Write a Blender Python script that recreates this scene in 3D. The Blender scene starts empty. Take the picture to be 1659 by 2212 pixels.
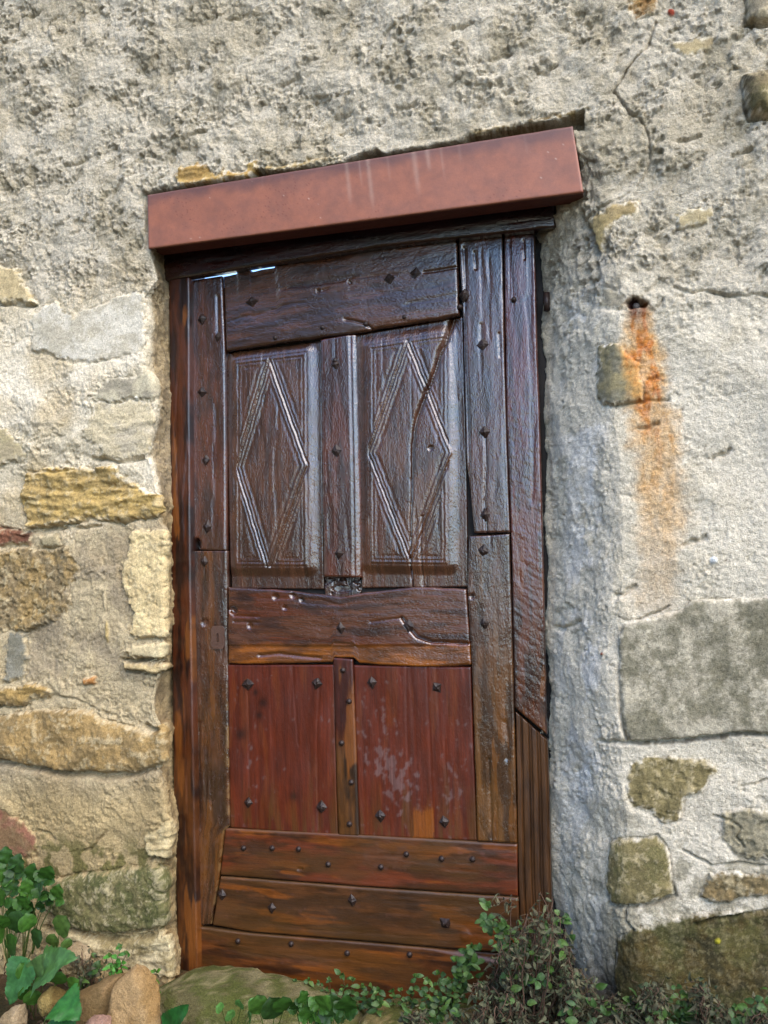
import bpy, math, random
import numpy as np
from math import radians, sin, cos, pi
random.seed(7)
rng = np.random.default_rng(7)
S = bpy.context.scene
# ------------------------------------------------------------------ camera
FPX = 1900.0                       # focal length in units of a 1659 x 2212 picture
CP = np.array([0.62, -2.3, 1.0])
YAW, PITCH, ROLL = radians(17), radians(4), radians(-1.1)
FW = np.array([-sin(YAW)*cos(PITCH), cos(YAW)*cos(PITCH), sin(PITCH)])
_r = np.array([cos(YAW), sin(YAW), 0.0]); _u = np.cross(_r, FW)
RT = _r*cos(ROLL)+_u*sin(ROLL); UP = -_r*sin(ROLL)+_u*cos(ROLL)
cam = bpy.data.cameras.new('camera'); cam_o = bpy.data.objects.new('camera', cam)
S.collection.objects.link(cam_o); S.camera = cam_o
from mathutils import Matrix, Vector
M = Matrix([[RT[i], UP[i], -FW[i], CP[i]] for i in range(3)]+[[0, 0, 0, 1]])
cam_o.matrix_world = M
cam.sensor_fit = 'VERTICAL'; cam.sensor_height = 24.0; cam.lens = 24.0*FPX/2212.0
cam.clip_start = 0.05; cam.clip_end = 2000
cam.dof.use_dof = False
S.render.resolution_x = 768; S.render.resolution_y = 1024
# ------------------------------------------------------------------ world and light
SUN_EL, SUN_AZ = radians(46), radians(132)      # azimuth of the sun seen from above: from +Y clockwise
W = bpy.data.worlds.new('World'); S.world = W; W.use_nodes = True
nt = W.node_tree; nt.nodes.clear()
wo = nt.nodes.new('ShaderNodeOutputWorld'); bg = nt.nodes.new('ShaderNodeBackground')
sky = nt.nodes.new('ShaderNodeTexSky'); sky.sky_type = 'NISHITA'; sky.sun_disc = False
sky.sun_elevation = SUN_EL; sky.sun_rotation = SUN_AZ; sky.air_density = 1.0; sky.dust_density = 0.2; sky.ozone_density = 5.0
nt.links.new(sky.outputs[0], bg.inputs[0]); bg.inputs[1].default_value = 0.15
nt.links.new(bg.outputs[0], wo.inputs[0])
sl = bpy.data.lights.new('sun', 'SUN'); sl.energy = 1.6; sl.angle = radians(60); sl.color = (1.0, 0.875, 0.69)
so = bpy.data.objects.new('sun', sl); S.collection.objects.link(so)
sd = Vector((sin(SUN_AZ)*cos(SUN_EL), cos(SUN_AZ)*cos(SUN_EL), sin(SUN_EL)))
so.rotation_euler = sd.to_track_quat('Z', 'Y').to_euler()
S.view_settings.view_transform = 'Standard'; S.view_settings.look = 'None'
S.view_settings.exposure = 1.92; S.view_settings.gamma = 1.0; S.view_settings.use_curve_mapping = False

# ------------------------------------------------------------------ helpers
def at(X, Y, y=0.0):
    """the point of the upright plane y that shows at X,Y of the 1659 x 2212 picture"""
    X = np.asarray(X, float); Y = np.asarray(Y, float)
    a = (X-829.5)/FPX; b = -(Y-1106)/FPX
    d = a[..., None]*RT + b[..., None]*UP + FW
    t = (np.asarray(y, float)-CP[1])/d[..., 1]
    return CP + t[..., None]*d
def proj(P):
    v = P-CP; w = v@FW
    return 829.5+FPX*(v@RT)/w, 1106-FPX*(v@UP)/w
def lin(r, g, b, k=1.0):
    f = lambda c: (c/255/12.92 if c/255 <= .04045 else ((c/255+.055)/1.055)**2.4)*k
    return np.array([f(r), f(g), f(b)])
def hsh(i, j, s):
    n = (i.astype(np.int64)*374761393 + j.astype(np.int64)*668265263 + int(s)*1274126177) & 0xffffffff
    n = ((n ^ (n >> 13))*1274126177) & 0xffffffff
    n = (n ^ (n >> 16)) & 0xffffffff
    return n
def noise(x, y, s=0):
    xi = np.floor(x); yi = np.floor(y); fx = x-xi; fy = y-yi
    u = fx*fx*fx*(fx*(fx*6-15)+10); v = fy*fy*fy*(fy*(fy*6-15)+10)
    def g(a, b):
        h = hsh(xi+a, yi+b, s)*(2*pi/4294967296.0)
        return np.cos(h)*(fx-a)+np.sin(h)*(fy-b)
    n0 = g(0, 0)*(1-u)+g(1, 0)*u; n1 = g(0, 1)*(1-u)+g(1, 1)*u
    return (n0*(1-v)+n1*v)*1.4
def fbm(x, y, f, o=4, s=0, gain=.5):
    r = 0; a = 1.0
    for k in range(o):
        r = r+a*noise(x*f+17.3*k, y*f-9.1*k, s+k); a *= gain; f *= 2.03
    return r
def worley(x, y, s=0):
    xi = np.floor(x); yi = np.floor(y); best = np.full(x.shape, 9.0)
    for a in (-1, 0, 1):
        for b in (-1, 0, 1):
            h = hsh(xi+a, yi+b, s); h2 = hsh(xi+a, yi+b, s+91)
            dx = xi+a+h/4294967296.0-x; dy = yi+b+h2/4294967296.0-y
            best = np.minimum(best, dx*dx+dy*dy)
    return np.sqrt(best)
def sst(a, b, x):
    t = np.clip((x-a)/(b-a), 0, 1); return t*t*(3-2*t)
def polydist(X, Y, poly, closed=True):
    P = np.array(poly, float); n = len(P)
    d = np.full(X.shape, 1e9); ins = np.zeros(X.shape, bool)
    for i in range(n if closed else n-1):
        ax, ay = P[i]; bx, by = P[(i+1) % n]
        ex, ey = bx-ax, by-ay
        t = np.clip(((X-ax)*ex+(Y-ay)*ey)/(ex*ex+ey*ey+1e-9), 0, 1)
        d = np.minimum(d, np.hypot(X-ax-t*ex, Y-ay-t*ey))
        if closed:
            c = ((ay > Y) != (by > Y)); ins ^= c & (X < ex*(Y-ay)/(ey if ey else 1e-9)+ax)
    return np.where(ins, d, -d) if closed else d
def link(o, parent=None):
    S.collection.objects.link(o)
    if parent is not None: o.parent = parent
    return o
def tag(o, label=None, cat=None, group=None, kind=None):
    if label: o['label'] = label
    if cat: o['category'] = cat
    if group: o['group'] = group
    if kind: o['kind'] = kind
    return o
def empty(name, loc=(0, 0, 0)):
    o = bpy.data.objects.new(name, None); o.empty_display_size = .1; S.collection.objects.link(o)
    o.location = loc; return o
def meshobj(name, V, F, mat, parent=None, col=None, attrs=None, smooth=True):
    me = bpy.data.meshes.new(name)
    V = np.asarray(V, np.float32)
    if parent is not None: V = V-np.array(parent.location, np.float32)
    if isinstance(F, np.ndarray):
        nf, k = F.shape
        me.vertices.add(len(V)); me.vertices.foreach_set('co', V.ravel())
        me.loops.add(nf*k); me.loops.foreach_set('vertex_index', F.astype(np.int32).ravel())
        me.polygons.add(nf); me.polygons.foreach_set('loop_start', np.arange(0, nf*k, k, dtype=np.int32))
        me.polygons.foreach_set('loop_total', np.full(nf, k, np.int32))
        me.update(calc_edges=True)
    else:
        me.from_pydata(V.tolist(), [], F); me.update()
    if smooth: me.polygons.foreach_set('use_smooth', np.ones(len(me.polygons), bool))
    if col is not None:
        a = me.color_attributes.new('Col', 'FLOAT_COLOR', 'POINT')
        a.data.foreach_set('color', np.concatenate([col, np.ones((len(V), 1))], 1).astype(np.float32).ravel())
    for n, v in (attrs or {}).items():
        v = np.asarray(v, np.float32)
        if v.ndim == 1:
            a = me.attributes.new(n, 'FLOAT', 'POINT'); a.data.foreach_set('value', v)
        else:
            a = me.attributes.new(n, 'FLOAT_VECTOR', 'POINT'); a.data.foreach_set('vector', v.ravel())
    me.materials.append(mat); me.validate()
    return link(bpy.data.objects.new(name, me), parent)
def gridfaces(nr, nc, keep=None):
    i = np.arange(nr-1)[:, None]*nc+np.arange(nc-1)[None, :]
    F = np.stack([i, i+1, i+nc+1, i+nc], -1)
    return F[keep] if keep is not None else F.reshape(-1, 4)

# ------------------------------------------------------------------ materials
class NT:
    def __init__(s, name):
        s.m = bpy.data.materials.new(name); s.m.use_nodes = True; s.t = s.m.node_tree
        s.b = s.t.nodes['Principled BSDF']
    def n(s, typ, **kw):
        x = s.t.nodes.new(typ)
        for k, v in kw.items():
            if k in x.inputs: x.inputs[k].default_value = v
            else: setattr(x, k, v)
        return x
    def l(s, a, b): s.t.links.new(a, b)
    def noise(s, vec, scale, detail=4, rough=.55, dist=0):
        x = s.n('ShaderNodeTexNoise', Scale=scale, Detail=detail, Roughness=rough, Distortion=dist)
        if vec is not None: s.l(vec, x.inputs['Vector'])
        return x.outputs['Fac']
    def mr(s, v, a, b, c, d):
        x = s.n('ShaderNodeMapRange'); s.l(v, x.inputs[0])
        for i, q in enumerate((a, b, c, d)): x.inputs[i+1].default_value = q
        return x.outputs[0]
    def math(s, op, a, b):
        x = s.n('ShaderNodeMath', operation=op)
        for i, q in enumerate((a, b)):
            if isinstance(q, (int, float)): x.inputs[i].default_value = q
            else: s.l(q, x.inputs[i])
        return x.outputs[0]
    def mulcol(s, col, fac):
        x = s.n('ShaderNodeVectorMath', operation='SCALE'); s.l(col, x.inputs[0]); s.l(fac, x.inputs['Scale'])
        return x.outputs[0]
    def bump(s, h, strength, dist, prev=None):
        x = s.n('ShaderNodeBump', Distance=dist)
        if isinstance(strength, float): x.inputs['Strength'].default_value = strength
        else: s.l(strength, x.inputs['Strength'])
        s.l(h, x.inputs['Height'])
        if prev is not None: s.l(prev, x.inputs['Normal'])
        return x.outputs[0]
def attr(t, name):
    a = t.n('ShaderNodeAttribute'); a.attribute_name = name; return a
def masonry_mat():
    t = NT('masonry'); c = attr(t, 'Col'); g = attr(t, 'grit')
    tc = t.n('ShaderNodeTexCoord').outputs['Object']
    n1 = t.noise(tc, 130, 6, .7); n2 = t.noise(tc, 28, 4, .6); n3 = t.noise(tc, 300, 3, .7)
    f = t.math('MULTIPLY', t.mr(n1, .3, .7, .70, 1.24), t.mr(n2, .3, .7, .92, 1.08))
    f = t.math('MULTIPLY', f, t.mr(n3, .3, .7, .72, 1.22))
    t.l(t.mulcol(c.outputs['Color'], f), t.b.inputs['Base Color'])
    t.b.inputs['Roughness'].default_value = .95; t.b.inputs['Specular IOR Level'].default_value = .15
    b1 = t.bump(n3, g.outputs['Fac'], .006)
    b2 = t.bump(n1, g.outputs['Fac'], .013, b1)
    t.l(b2, t.b.inputs['Normal']); return t.m
def wood_mat(name='varnished_wood', rough=.27, spark=1.0, coat=.7, spec=.7):
    t = NT(name); c = attr(t, 'Col'); w = attr(t, 'wc').outputs['Vector']
    def mp(sc):
        m = t.n('ShaderNodeMapping'); t.l(w, m.inputs[0]); m.inputs['Scale'].default_value = sc; return m.outputs[0]
    g1 = t.noise(mp((8, 190, 1)), 1.0, 5, .65, .4)           # long grain
    g2 = t.noise(mp((30, 420, 1)), 1.0, 3, .6)               # pores
    bl = t.noise(mp((60, 120, 1)), 1.0, 4, .6, .3)           # bumps of old varnish
    cr = t.noise(mp((130, 260, 1)), 1.0, 2, .5)
    f = t.math('MULTIPLY', t.mr(g1, .3, .7, .75, 1.25), t.mr(g2, .3, .7, .85, 1.15))
    t.l(t.mulcol(c.outputs['Color'], f), t.b.inputs['Base Color'])
    rv = t.noise(mp((8, 14, 1)), 1.0, 4, .6)
    t.l(t.mr(rv, .3, .7, rough-.08, rough+.10), t.b.inputs['Roughness'])
    t.b.inputs['Specular IOR Level'].default_value = spec
    t.b.inputs['Coat IOR'].default_value = 1.65; t.b.inputs['Coat Weight'].default_value = coat; t.b.inputs['Coat Roughness'].default_value = .16
    b = t.bump(g1, .16*spark, .0025); b = t.bump(bl, .30*spark, .004, b); b = t.bump(cr, .55*spark, .0016, b)
    t.l(b, t.b.inputs['Normal']); t.l(b, t.b.inputs['Coat Normal']); return t.m
def iron_mat():
    t = NT('varnished_iron'); tc = t.n('ShaderNodeTexCoord').outputs['Object']
    n = t.noise(tc, 160, 4, .6)
    r = t.n('ShaderNodeValToRGB'); t.l(n, r.inputs[0])
    r.color_ramp.elements[0].position = .3; r.color_ramp.elements[1].position = .75
    r.color_ramp.elements[0].color = (.010, .006, .005, 1); r.color_ramp.elements[1].color = (.035, .017, .011, 1)
    t.l(r.outputs[0], t.b.inputs['Base Color']); t.b.inputs['Metallic'].default_value = .0
    t.b.inputs['Roughness'].default_value = .5; t.b.inputs['Specular IOR Level'].default_value = .3; t.b.inputs['Coat Weight'].default_value = .05
    t.l(t.bump(n, .5, .002), t.b.inputs['Normal']); return t.m
def plain_mat(name, c, rough=.8, bump=.3, sc=60, var=.25, metal=0):
    t = NT(name); tc = t.n('ShaderNodeTexCoord').outputs['Object']
    n = t.noise(tc, sc, 5, .65)
    rgb = t.n('ShaderNodeRGB'); rgb.outputs[0].default_value = (*c, 1)
    t.l(t.mulcol(rgb.outputs[0], t.mr(n, .3, .7, 1-var, 1+var)), t.b.inputs['Base Color'])
    t.b.inputs['Roughness'].default_value = rough; t.b.inputs['Metallic'].default_value = metal
    t.l(t.bump(n, bump, .006), t.b.inputs['Normal']); return t.m
def leaf_mat(name, rough=.5, trans=.25):
    t = NT(name); c = attr(t, 'Col'); tc = t.n('ShaderNodeTexCoord').outputs['Object']
    n = t.noise(tc, 90, 4, .6)
    col = t.mulcol(c.outputs['Color'], t.mr(n, .3, .7, .7, 1.3))
    t.l(col, t.b.inputs['Base Color']); t.b.inputs['Roughness'].default_value = rough
    t.b.inputs['Specular IOR Level'].default_value = .35
    t.l(t.bump(n, .4, .002), t.b.inputs['Normal'])
    tr = t.n('ShaderNodeBsdfTranslucent'); t.l(col, tr.inputs[0])
    mx = t.n('ShaderNodeMixShader'); mx.inputs[0].default_value = trans
    t.l(t.b.outputs[0], mx.inputs[1]); t.l(tr.outputs[0], mx.inputs[2])
    t.l(mx.outputs[0], t.t.nodes['Material Output'].inputs[0]); return t.m
M_WALL = masonry_mat(); M_WOOD = wood_mat(rough=.24); M_WOODF = wood_mat('smooth_varnished_pine', .36, .45, .12, .5)
M_IRON = iron_mat(); M_LEAF = leaf_mat('green_leaf'); M_DRY = leaf_mat('withered_leaf', .85, .1)
M_DARK = plain_mat('dark_gap_backing', (.012, .008, .006), .8)  # near-black, for backing added behind the gaps around the door
KW = .40
K = .88                                                      # photo colour to base colour

# ------------------------------------------------------------------ the wall
CORN_L = [(335, 540), (345, 600), (322, 640), (318, 720), (322, 800), (340, 830), (338, 900), (325, 980), (345, 1060), (352, 1130),
          (362, 1160), (362, 1370), (356, 1410), (362, 1440), (345, 1480), (340, 1540), (362, 1580), (362, 1640), (350, 1670),
          (372, 1750), (368, 1830), (352, 1870), (360, 1960), (358, 2005), (372, 2050), (372, 2115), (372, 2300)]
IN_L = [(352, 540), (362, 620), (364, 800), (363, 1000), (368, 1160), (370, 1360), (368, 1450), (364, 1520), (372, 1600), (372, 1700),
        (380, 1760), (376, 1900), (378, 2000), (385, 2060), (384, 2115), (384, 2300)]
CORN_R = [(1262, 415), (1292, 560), (1302, 650), (1290, 760), (1284, 870), (1296, 1000), (1300, 1200), (1296, 1400), (1300, 1600),
          (1312, 1800), (1310, 1950), (1335, 2050), (1345, 2212), (1350, 2300)]
IN_R = [(1160, 500), (1172, 620), (1174, 760), (1177, 900), (1180, 1000), (1184, 1200), (1184, 1350), (1188, 1500), (1187, 1700), (1190, 1880),
        (1205, 1960), (1232, 2080), (1262, 2212), (1270, 2300)]
def edge(poly, y):
    p = np.array(poly, float); w = at(p[:, 0], p[:, 1], y); o = np.argsort(w[:, 2]); return w[o, 2], w[o, 0]
def ease(z, e): return np.interp(z, e[0], e[1])
YI, YB = .115, .24
eCL, eIL, eCR, eIR = edge(CORN_L, 0), edge(IN_L, YI), edge(CORN_R, 0), edge(IN_R, .20)
zs = np.concatenate([np.arange(-.62, -.40, .012), np.arange(-.40, 2.99, .0033), np.arange(3.0, 3.7, .02)])
nr = len(zs)
Z1 = zs[:, None]
lint_z = lambda x: np.interp(x, [-.85, .48], [2.085, 2.08])     # hidden behind the lintel
cfac = 1-sst(2.02, 2.14, zs)                                   # 1 where the opening is
cl, il, cr, ir = [ease(zs, e) for e in (eCL, eIL, eCR, eIR)]
cl = cl+.010*noise(zs*14, zs*0+.5, 3)+.006*noise(zs*40, zs*0+.5, 4)
def left_block():
    nf, nrev = 350, 50
    far = np.linspace(-3.2, -1.72, 110)[:-1]
    t = np.linspace(0, 1, nf)[None, :]
    xr = cl[:, None]-.014
    xa = -1.72+(xr+1.72)*t
    X = np.concatenate([np.repeat(far[None], nr, 0), xa], 1); Y = np.zeros_like(X)
    s = np.linspace(0, 1, nrev+1)[1:][None, :]
    a = np.clip(s/.72, 0, 1); b = np.clip((s-.72)/.28, 0, 1)
    bx = (1-a)**2*xr+2*a*(1-a)*cl[:, None]+a*a*il[:, None]; by = a*a*YI*.9+2*a*(1-a)*.012
    bx = bx+b*.004; by = by+b*(YB-YI)
    fx = xr+s*.13; fy = np.zeros_like(fx)
    c = cfac[:, None]
    return np.concatenate([X, bx*c+fx*(1-c)], 1), np.concatenate([Y, by*c+fy*(1-c)], 1)
def right_block():
    nf, nrev = 290, 84
    far = np.linspace(1.42, 2.9, 120)[1:]
    t = np.linspace(0, 1, nf)[None, :]
    xr = cr[:, None]+.05
    xa = xr+(1.42-xr)*t
    X = np.concatenate([xa, np.repeat(far[None], nr, 0)], 1); Y = np.zeros_like(X)
    s = np.linspace(1, 0, nrev+1)[:-1][None, :]
    a = np.clip(s/.88, 0, 1); b = np.clip((s-.88)/.12, 0, 1)
    ctrl = cr[:, None]-.012
    bx = (1-a)**2*xr+2*a*(1-a)*ctrl+a*a*ir[:, None]; by = a*a*.20+2*a*(1-a)*.012
    bx = bx-b*.002; by = by+b*.1
    fx = xr-s*.30; fy = np.zeros_like(fx); c = cfac[:, None]
    return np.concatenate([bx*c+fx*(1-c), X], 1), np.concatenate([by*c+fy*(1-c), Y], 1)
XL, YL = left_block(); XR, YR = right_block()
nm = 300
tm = np.linspace(0, 1, nm+2)[1:-1][None, :]
xm0, xm1 = XL[:, -1:], XR[:, :1]
XM = xm0+(xm1-xm0)*tm; YM = YL[:, -1:]*(1-tm)+YR[:, :1]*tm
GX = np.concatenate([XL, XM, XR], 1); GY = np.concatenate([YL, YM, YR], 1); GZ = np.repeat(Z1, GX.shape[1], 1)
nL, nC = XL.shape[1], GX.shape[1]
cells_mid = np.zeros((nr-1, nC-1), bool); cells_mid[:, nL-1:nL+nm] = True
open_cells = cells_mid & (zs[:-1, None] < 2.10)
base = np.stack([GX, GY, GZ], -1)
du = np.gradient(base, axis=1); dv = np.gradient(base, axis=0)
N = np.cross(du, dv); N /= np.linalg.norm(N, axis=-1, keepdims=True)+1e-12
N[N[..., 1] > 0.999] *= -1
if N[nr//2, 100, 1] > 0: N = -N
side = np.ones(nC); side[nL+nm//2:] = -1
U = GX+GY*side[None, :]; Z = GZ
FX, FY = proj(base)
# irregular copies of the picture coordinates, so that edges are ragged
jx = 7*fbm(U, Z, 14, 4, 50)+4*fbm(U, Z, 60, 2, 57); jy = 7*fbm(U, Z, 14, 4, 60)+4*fbm(U, Z, 60, 2, 67)
QX, QY = FX+jx, FY+jy
# --- mortar and render
ca, sa = cos(radians(38)), sin(radians(38))
Ud, Zd = U*ca+Z*sa, -U*sa+Z*ca
wx = U+.016*fbm(U, Z, 7, 2, 11); wz = Z+.016*fbm(U, Z, 7, 2, 12)
upper = 1-sst(560, 720, FY+40*jx/7)                            # rough-cast render above
leftz = (1-sst(380, 600, FX))
rough = np.clip(.4+.6*upper+.35*sst(1150, 1200, FX)*(1-sst(1290, 1340, FX))*sst(430, 520, FY)+.2*leftz*(1-upper)+.55*fbm(U, Z, 3.2, 3, 13), .2, 1.3)
rough = rough*(1-.35*sst(1150, 1280, FX)*sst(600, 900, FY))
n_big = fbm(U, Z, 2.2, 3, 1); n_med = fbm(wx, wz, 8, 4, 2)
n_dir = fbm(Ud*.55, Zd*1.4, 17, 4, 3); n_sm = fbm(wx, wz, 34, 3, 5); n_fi = fbm(U, Z, 120, 3, 6)
lump = worley(wx*26, wz*30, 8); lump2 = worley(U*75+.7*n_sm, Z*75, 9)
clot = sst(-.02, .42, fbm(wx*.9, wz*1.1, 8.5, 4, 24, .55)+.25*(rough-.7))
gr_ = hsh(np.floor(U*330), np.floor(Z*330), 77)/4294967296.0-.5
H = .014*n_big+(.35+.65*rough)*.010*n_med
H += rough*(.25+.75*clot)*(.0045*n_sm+.0050*fbm(U, Z, 60, 3, 25, .6))
H += (.35+.65*clot)*(.0030*(.5-lump2)+.0020*(.5-worley(U*140, Z*140, 19)))+.0012*n_fi*(.4+.6*clot)+.0007*gr_
H += .0022*n_dir*rough+.55*rough*(.0035*(.5-lump)+.0022*n_sm)+.0012*(.5-lump2)
pitn = fbm(Ud*.85, Zd*1.15, 9, 5, 21, .6)
pit = sst(.22, .5, pitn)*sst(-.3, .25, fbm(U, Z, 2.5, 2, 22)); H -= .010*pit*(.35+.65*upper)
pit2 = sst(.30, .55, fbm(U, Z*1.3, 30, 4, 23, .6))*clot; H -= .0065*pit2*(.5+.5*upper)
# --- colours of mortar
def C3(v): return np.asarray(v)[None, None, :]
tone = fbm(U, Z, 4, 5, 31); tone2 = fbm(wx, wz, 22, 4, 32); tone3 = fbm(U, Z, 1.4, 2, 33)
A = C3(lin(232, 217, 190, K)); B = C3(lin(212, 196, 166, K)); D = C3(lin(142, 132, 104, K))
def mix(a, b, f): return a+(b-a)*f[..., None]
COL = mix(np.repeat(np.repeat(A, nr, 0), nC, 1), B, sst(-.25, .5, tone+.5*tone2))
lich = np.clip(.75*clot*sst(-.3, .3, tone2)+.9*pit+.5*pit2, 0, 1)*(.25+.75*upper)*(.6+.4*sst(-.3, .3, tone))
COL = mix(COL, D, .38*lich)
COL = mix(COL, C3(lin(196, 170, 124, K)), .55*sst(.0, .5, fbm(U, Z, 3, 3, 35))*leftz*sst(500, 640, FY))
lm = leftz*sst(1080, 1220, FY+30*tone)
COL = mix(COL, mix(C3(lin(186, 164, 124, K))+0*COL, C3(lin(148, 130, 102, K)), sst(-.2, .4, tone)), .85*lm)
COL = mix(COL, C3(lin(176, 150, 102, K)), .7*leftz*sst(1640, 1760, FY+30*tone))
COL = mix(COL, C3(lin(92, 88, 42, K)), .8*leftz*sst(1790, 1860, FY+30*tone)*sst(-.1, .25, tone2)*(1-sst(1880, 1960, FY)))
rz = sst(1150, 1280, FX)
COL = mix(COL, C3(lin(196, 186, 168, K)), .5*rz*sst(500, 800, FY))
spl = rz*(1-sst(1280, 1330, FX))*sst(430, 520, FY)
COL = mix(COL, C3(lin(236, 228, 216, K)), .8*spl*sst(-.1, .3, tone+.4*tone2))
COL = mix(COL, C3(lin(138, 130, 108, K)), .7*rz*sst(1700, 1900, FY)*sst(-.25, .25, tone2+.6*tone))
COL = mix(COL, C3(lin(70, 62, 40, K)), .8*rz*sst(2030, 2180, FY+40*tone))
GR = np.clip(.55+.35*upper, 0, 1)+0*U
REG = np.zeros((nr, nC), np.int32)
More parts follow.
